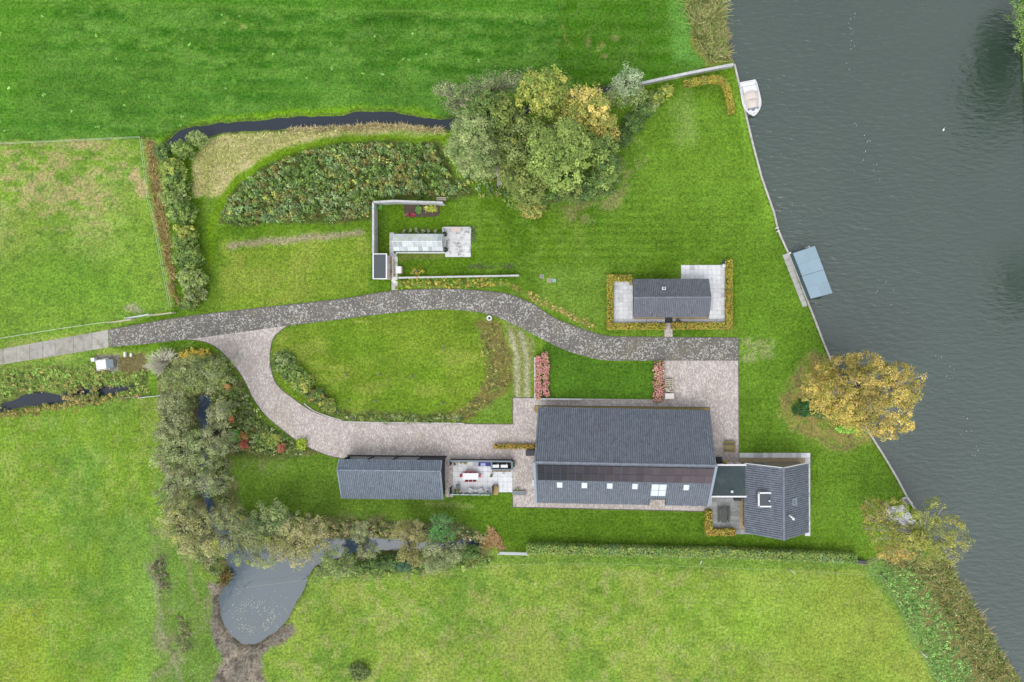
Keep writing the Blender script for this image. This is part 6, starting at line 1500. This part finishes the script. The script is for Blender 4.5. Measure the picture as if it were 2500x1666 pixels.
def pot(label, px, py, r_, h, m, plant=None, cat='plant pot', name='plant_pot', z=.06, group=None, ph=.4, leaf=.07, cs=DG):
    r = thing(name, label, cat, W(px, py, z), 0, group); MB().lathe((0, 0, 0), [(.001, 0), (r_ * .72, 0), (r_, h), (r_ * .86, h), (r_ * .84, h - .06), (.001, h - .06)], 14).build('pot', m, r)
    if plant:
        n = 70; L = RNG.normal(size=(n, 3)); L /= np.linalg.norm(L, axis=1, keepdims=True); L *= RNG.random((n, 1)) ** .4; C = L * np.array([plant, plant, ph * .5]) + np.array([0, 0, h + ph * .4])
        leaf_mesh('foliage', C, L + np.array([0, 0, .6]), RNG.uniform(.7, 1.3, n) * leaf, cmix(cs, n) * FG, r)
    else: MB().cyl((0, 0, h - .12), r_ * .8, r_ * .8, .05, 12).build('soil', M['soil'], r)
    return r
pot('dark pot with a grey-green plant between table and alcove', 1200.5, 1160, .16, .4, M['black'], .26, ph=.7)
pot('planter with ochre grasses left of the navy sofa', 1137, 1128.5, .2, .35, M['brownwood'], .3, cs=[(150, 140, 80), (120, 124, 60)])
pot('second planter with ochre grasses against the dark wall', 1127, 1128, .17, .35, M['brownwood'], .24, cs=[(150, 140, 80), (120, 124, 60)])
pot('terracotta pot in the lower left patio corner', 1121, 1196.5, .2, .35, M['terracotta'], .2, cs=[(150, 128, 60), (130, 110, 50)])
pot('mossy pot left of the terracotta pot', 1112.5, 1197, .2, .35, M['mossywood'], .22, cs=OL)
pot('upper of two white-rimmed pots at the alcove corner', 1256, 1130.5, .22, .4, M['offwhite'], .16, z=.03, group='white rimmed pots'); pot('lower of two white-rimmed pots at the alcove corner', 1256, 1136.5, .22, .4, M['offwhite'], .14, z=.03, group='white rimmed pots')
pot('small white pot beside the wooden cold frame', 1255.5, 1194, .11, .2, M['offwhite'], z=.03)
pot('flat dish with grey-green herbs above the cold frame', 1264, 1193, .26, .16, M['metal'], .22, z=.03, ph=.2, cs=GG)
pot('black round pot at the upper corner of the greenhouse end', 1087, 573.5, .36, .5, M['black'], .14, group='black round pots', cs=DG); pot('black round pot at the lower corner of the greenhouse end', 1089.5, 611, .36, .5, M['black'], .14, group='black round pots', cs=DG)
pot('round iron tub beside the cottage hedge', 1654, 786, .36, .4, M['dark_paint'], .2, ph=.25, cs=GB)
bo = thing('fire_bowl', 'round white bowl on the grass beside the bend of the dark drive', 'bowl', W(1195, 777.5)); MB().lathe((0, 0, 0), [(.001, .0), (.25, 0), (.4, .3), (.38, .36), (.3, .3), (.001, .14)], 20).build('bowl', M['white'], bo); MB().lathe((.02, .03, .16), [(.001, 0), (.2, .02), (.18, .12), (.001, .14)], 10).build('ashes', M['black'], bo)
pot('yellow chrysanthemum in a pot before the link building', 1769.4, 1127, .2, .3, M['brownwood'], .3, ph=.35, z=.03, cs=[(224, 200, 30), (206, 178, 26)])
# bins, boxes
def bin_(label, px, py, group=None, rz=0):
    r = thing('wheelie_bin', label, 'bin', W(px, py, .02), rz, group)
    b = MB(); vs = [(sx * w_, sy * d_, z) for z, w_, d_ in ((.08, .22, .26), (.98, .29, .35)) for sx, sy in ((-1, -1), (1, -1), (1, 1), (-1, 1))]
    b.add(vs, [(3, 2, 1, 0), (4, 5, 6, 7)] + [(i, (i + 1) % 4, 4 + (i + 1) % 4, 4 + i) for i in range(4)]); b.build('body', M['black'], r)
    MB().box((0, 0, 1.02), (.62, .76, .07)).build('lid', M['dark_paint'], r); MB().box((0, .4, 1.0), (.5, .06, .05)).build('handle', M['black'], r)
    for s_ in (-1, 1):
        b = MB().tube([(s_ * .24 - .03, .3, .1), (s_ * .24 + .03, .3, .1)], .1, 10); b.build('wheel', M['black'], r)
bin_('left dark wheelie bin beside the barn wall', 1290.5, 1104, 'dark wheelie bins', R(3)); bin_('right dark wheelie bin, half under the barn eave', 1301, 1104, 'dark wheelie bins', R(-4))
db = thing('storage_chest', 'dark storage chest at the corner of barn and link', 'chest', W(1754, 1123, .02)); MB().box((0, 0, .4), (.66, .82, .8)).build('body', M['black'], db); MB().box((0, 0, .83), (.72, .88, .06)).build('lid', M['dark_paint'], db)
lb_ = thing('log_crate', 'pale wooden grid crate above the log box by the hydrangeas', 'crate', W(1632.5, 934, .02))
for k in range(4): MB().box((0, -.42 + .28 * k, .5), (1.1, .07, .07)).build('slat', M['paleboard'], lb_)
for k in range(3): MB().box((-.52 + .52 * k, 0, .45), (.07, .95, .07)).build('rail', M['paleboard'], lb_)
MB().box((0, 0, .2), (1.0, .86, .36)).build('base', M['wood'], lb_)
ls_ = thing('firewood_stack', 'stack of cut birch logs between the grid crate and the white box', 'firewood', W(1633, 950.5, .02))
for k in range(26):
    x, y = random.uniform(-.52, .52), random.uniform(-.42, .42); a_ = random.uniform(-.3, .3) + (1.57 if random.random() < .3 else 0); L_ = random.uniform(.12, .2)
    z = .2 + .2 * random.random(); MB().tube([(x - L_ * math.cos(a_), y - L_ * math.sin(a_), z), (x + L_ * math.cos(a_), y + L_ * math.sin(a_), z + random.uniform(-.03, .03))], random.uniform(.05, .085), 7).build('log', (M['paleboard'], M['offwhite'], M['brownwood'])[k % 3], ls_)
MB().box((0, 0, .1), (1.1, .96, .18)).build('pallet', M['wood'], ls_)
wb = thing('storage_box', 'cream lidded box at the lower end of the log stack', 'box', W(1633.5, 966.7, .02)); MB().box((0, 0, .3), (1.18, .72, .6)).build('body', M['offwhite'], wb); MB().box((0, 0, .63), (1.25, .79, .06)).build('lid', M['offwhite'], wb)
pb_ = thing('storage_box', 'small pale pink lidded box beside the slab path', 'box', W(972.5, 659, .8)); pb_.location.z = 0; MB().box((.08, 0, .38), (.72, .95, .76)).build('body', M['pinkwall'], pb_); MB().box((0, 0, .79), (.72, 1.0, .06)).build('lid', M['white'], pb_)
# benches and picnic sets
def picnic(name, label, px, py, rz, m, L, tw, bw_, gapd, wide):
    r = thing(name, label, 'picnic table', W(px, py, .04), rz); n = 5
    for k in range(n): MB().box((0, -tw / 2 + tw * (k + .5) / n, .74), (L, tw / n - .015, .04)).build('tabletop_plank', m, r)
    for s_ in (-1, 1):
        for q in (0, 1): MB().box((0, s_ * (gapd + bw_ * (q - .5) * .52), .44), (L, bw_ * .48, .04)).build('bench_plank', m, r)
        MB().bar((s_ * L * .36, -gapd, .4), (s_ * L * .36, gapd, .4), .06, .08).build('cross_beam', m, r)
        for t_ in (-1, 1): MB().bar((s_ * L * .36, t_ * (gapd - .05), 0), (s_ * L * .36, t_ * tw * .2, .72), .07, .09).build('leg', m, r)
picnic('picnic_table', 'mossy wooden picnic table on the brick court right of the barn', 1779.5, 1090, R(-1), M['mossywood'], 1.7, .66, .3, .62, 1)
picnic('picnic_table', 'dark weathered picnic table on the small slab patio', 1765.5, 1255.5, R(90), M['darkwood'], 2.1, .8, .3, .7, 1)
gb = thing('garden_bench', 'pale wooden bench on the greenhouse terrace ledge', 'bench', W(1115, 562, .06))
for k in range(3): MB().box((0, -.17 + .17 * k, .44), (1.4, .14, .04)).build('seat_plank', M['pinkwall'], gb)
for s_ in (-1, 1): MB().box((s_ * .55, 0, .2), (.08, .4, .42)).build('leg', M['wood'], gb)
cf = thing('cold_frame', 'wooden cold frame with two glass lids at the lower left of the barn', 'cold frame', W(1267.5, 1203, .02), R(-1.5))
b = MB()
for c, s_ in (((0, .3, .2), (1.85, .06, .42)), ((0, -.3, .16), (1.85, .06, .34)), ((-.92, 0, .18), (.06, .62, .36)), ((.92, 0, .18), (.06, .62, .36)), ((0, 0, .2), (.06, .6, .36))): b.box(c, s_)
b.build('frame', M['wood'], cf)
for s_ in (-1, 1): MB().box((s_ * .46, 0, .37), (.82, .54, .02)).build('glass_lid', M['grey_paint'], cf)
for k, y in enumerate((1174, 1182)):
    chair(('upper pale folding chair beside the barn gable', 'lower pale folding chair beside the barn gable')[k], 1303, y, R(180), M['offwhite'], M['wood'], 'folding chairs by the barn', 'folding_chair', .42)
dmt = MB().box(tuple(W(1632.5, 782, .09)), (1.02, .82, .04)).build('doormat', M['black']); tag(dmt, 'black doormat at the cottage door', 'doormat')
bq = thing('kettle_barbecue', 'black barbecue with a white lid at the corner of the cottage terrace', 'barbecue', W(1764.5, 650, .06))
MB().lathe((0, 0, .45), [(.02, 0), (.2, .06), (.29, .22), (.29, .26), (.02, .26)], 16).build('kettle', M['black'], bq); MB().ball((.02, -.02, .72), .27, .27, .2, 14, 5, 0).build('lid', M['white'], bq, True); MB().cyl((0, 0, .9), .05, .05, .08, 8).build('handle', M['black'], bq)
for k in range(3):
    a_ = 2.09 * k + .5; MB().tube([(.2 * math.cos(a_), .2 * math.sin(a_), .5), (.32 * math.cos(a_), .32 * math.sin(a_), 0)], .02, 5).build('leg', M['metal'], bq)
MB().box((0, .5, .62), (.42, .5, .05)).build('side_shelf', M['dark_paint'], bq); MB().bar((0, .7, .6), (0, .7, 0), .06, .06).build('shelf_leg', M['dark_paint'], bq)
gr_ = thing('gas_grill', 'dark grill against the back of the link building', 'grill', W(1800.5, 1218.5, .5)); gr_.location.z = .04
MB().box((0, 0, .45), (1.0, .4, .8)).build('cabinet', M['black'], gr_); MB().box((0, 0, .9), (.95, .36, .12)).build('hood', M['dark_paint'], gr_)
for k, (x, y, s_, m, lb) in enumerate(((1323, 675.5, .55, 'joint', 'grey square inspection cover alone on the lawn'), (1341, 685, .6, 'wood', 'brownish inspection cover beside the teal one'), (1353, 685, .5, 'teal', 'teal inspection cover on the lawn'))):
    r = thing('inspection_cover', lb, 'cover', W(x, y), 0, 'covers on the lawn'); MB().box((0, 0, .04), (s_, s_, .1)).build('rim', M['concrete_plain'], r); MB().box((0, 0, .1), (s_ - .12, s_ - .12, .04)).build('lid', M[m], r)
# crates by the left ditch
wt = thing('covered_crate', 'large crate under a crumpled white sheet by the left ditch', 'crate', W(246, 890.5, .7), R(8)); wt.location.z = 0
MB().box((0, 0, .3), (1.6, 1.45, .6)).build('crate', M['wood'], wt)
gN_ = 9; vs = []; fs = []
for i in range(gN_ + 1):
    for j in range(gN_ + 1):
        u, v = i / gN_ * 2 - 1, j / gN_ * 2 - 1; e_ = max(abs(u), abs(v)); z = .66 + random.uniform(-.03, .04) - (.45 * max(0, e_ - .86) / .14)
        vs.append((u * .88 + random.uniform(-.03, .03), v * .8 + random.uniform(-.03, .03), z))
for i in range(gN_):
    for j in range(gN_): q = i * (gN_ + 1) + j; fs.append((q, q + gN_ + 1, q + gN_ + 2, q + 1))
MB().add(vs, fs).build('white_sheet', M['white'], wt)
gc_ = thing('lidded_crate', 'grey lidded crate beside the white sheeted crate', 'crate', W(268.5, 888, .6), R(8)); gc_.location.z = 0; MB().box((0, 0, .28), (.98, 1.15, .56)).build('body', M['wood'], gc_); MB().box((0, 0, .6), (1.0, 1.2, .06)).build('lid', M['grey_paint'], gc_)
tag(MB().box(tuple(W(229.5, 878.5, .3)), (.5, .52, .6), R(10)).build('storage_box', M['white']), 'small white box at the corner of the sheeted crate', 'box')
for k, (x, y, h_, lb) in enumerate(((309.5, 866, .7, 'left of two white planks standing in the vegetable plot'), (323, 867, .5, 'right of two white planks standing in the vegetable plot'))):
    q = W(x, y); tag(MB().box((q.x, q.y, h_ / 2), (.24, h_ * 1.0, .12 + h_ * .3)).build('plank', M['white']), lb, 'plank', 'white planks in the plot')
q = W(335, 966, .3); tag(MB().lathe((q.x, q.y, 0), [(.001, 0), (.14, 0), (.18, .3), (.16, .32), (.001, .3)], 10).build('bucket', M['orange']), 'orange bucket hung at the ditch rail', 'bucket')
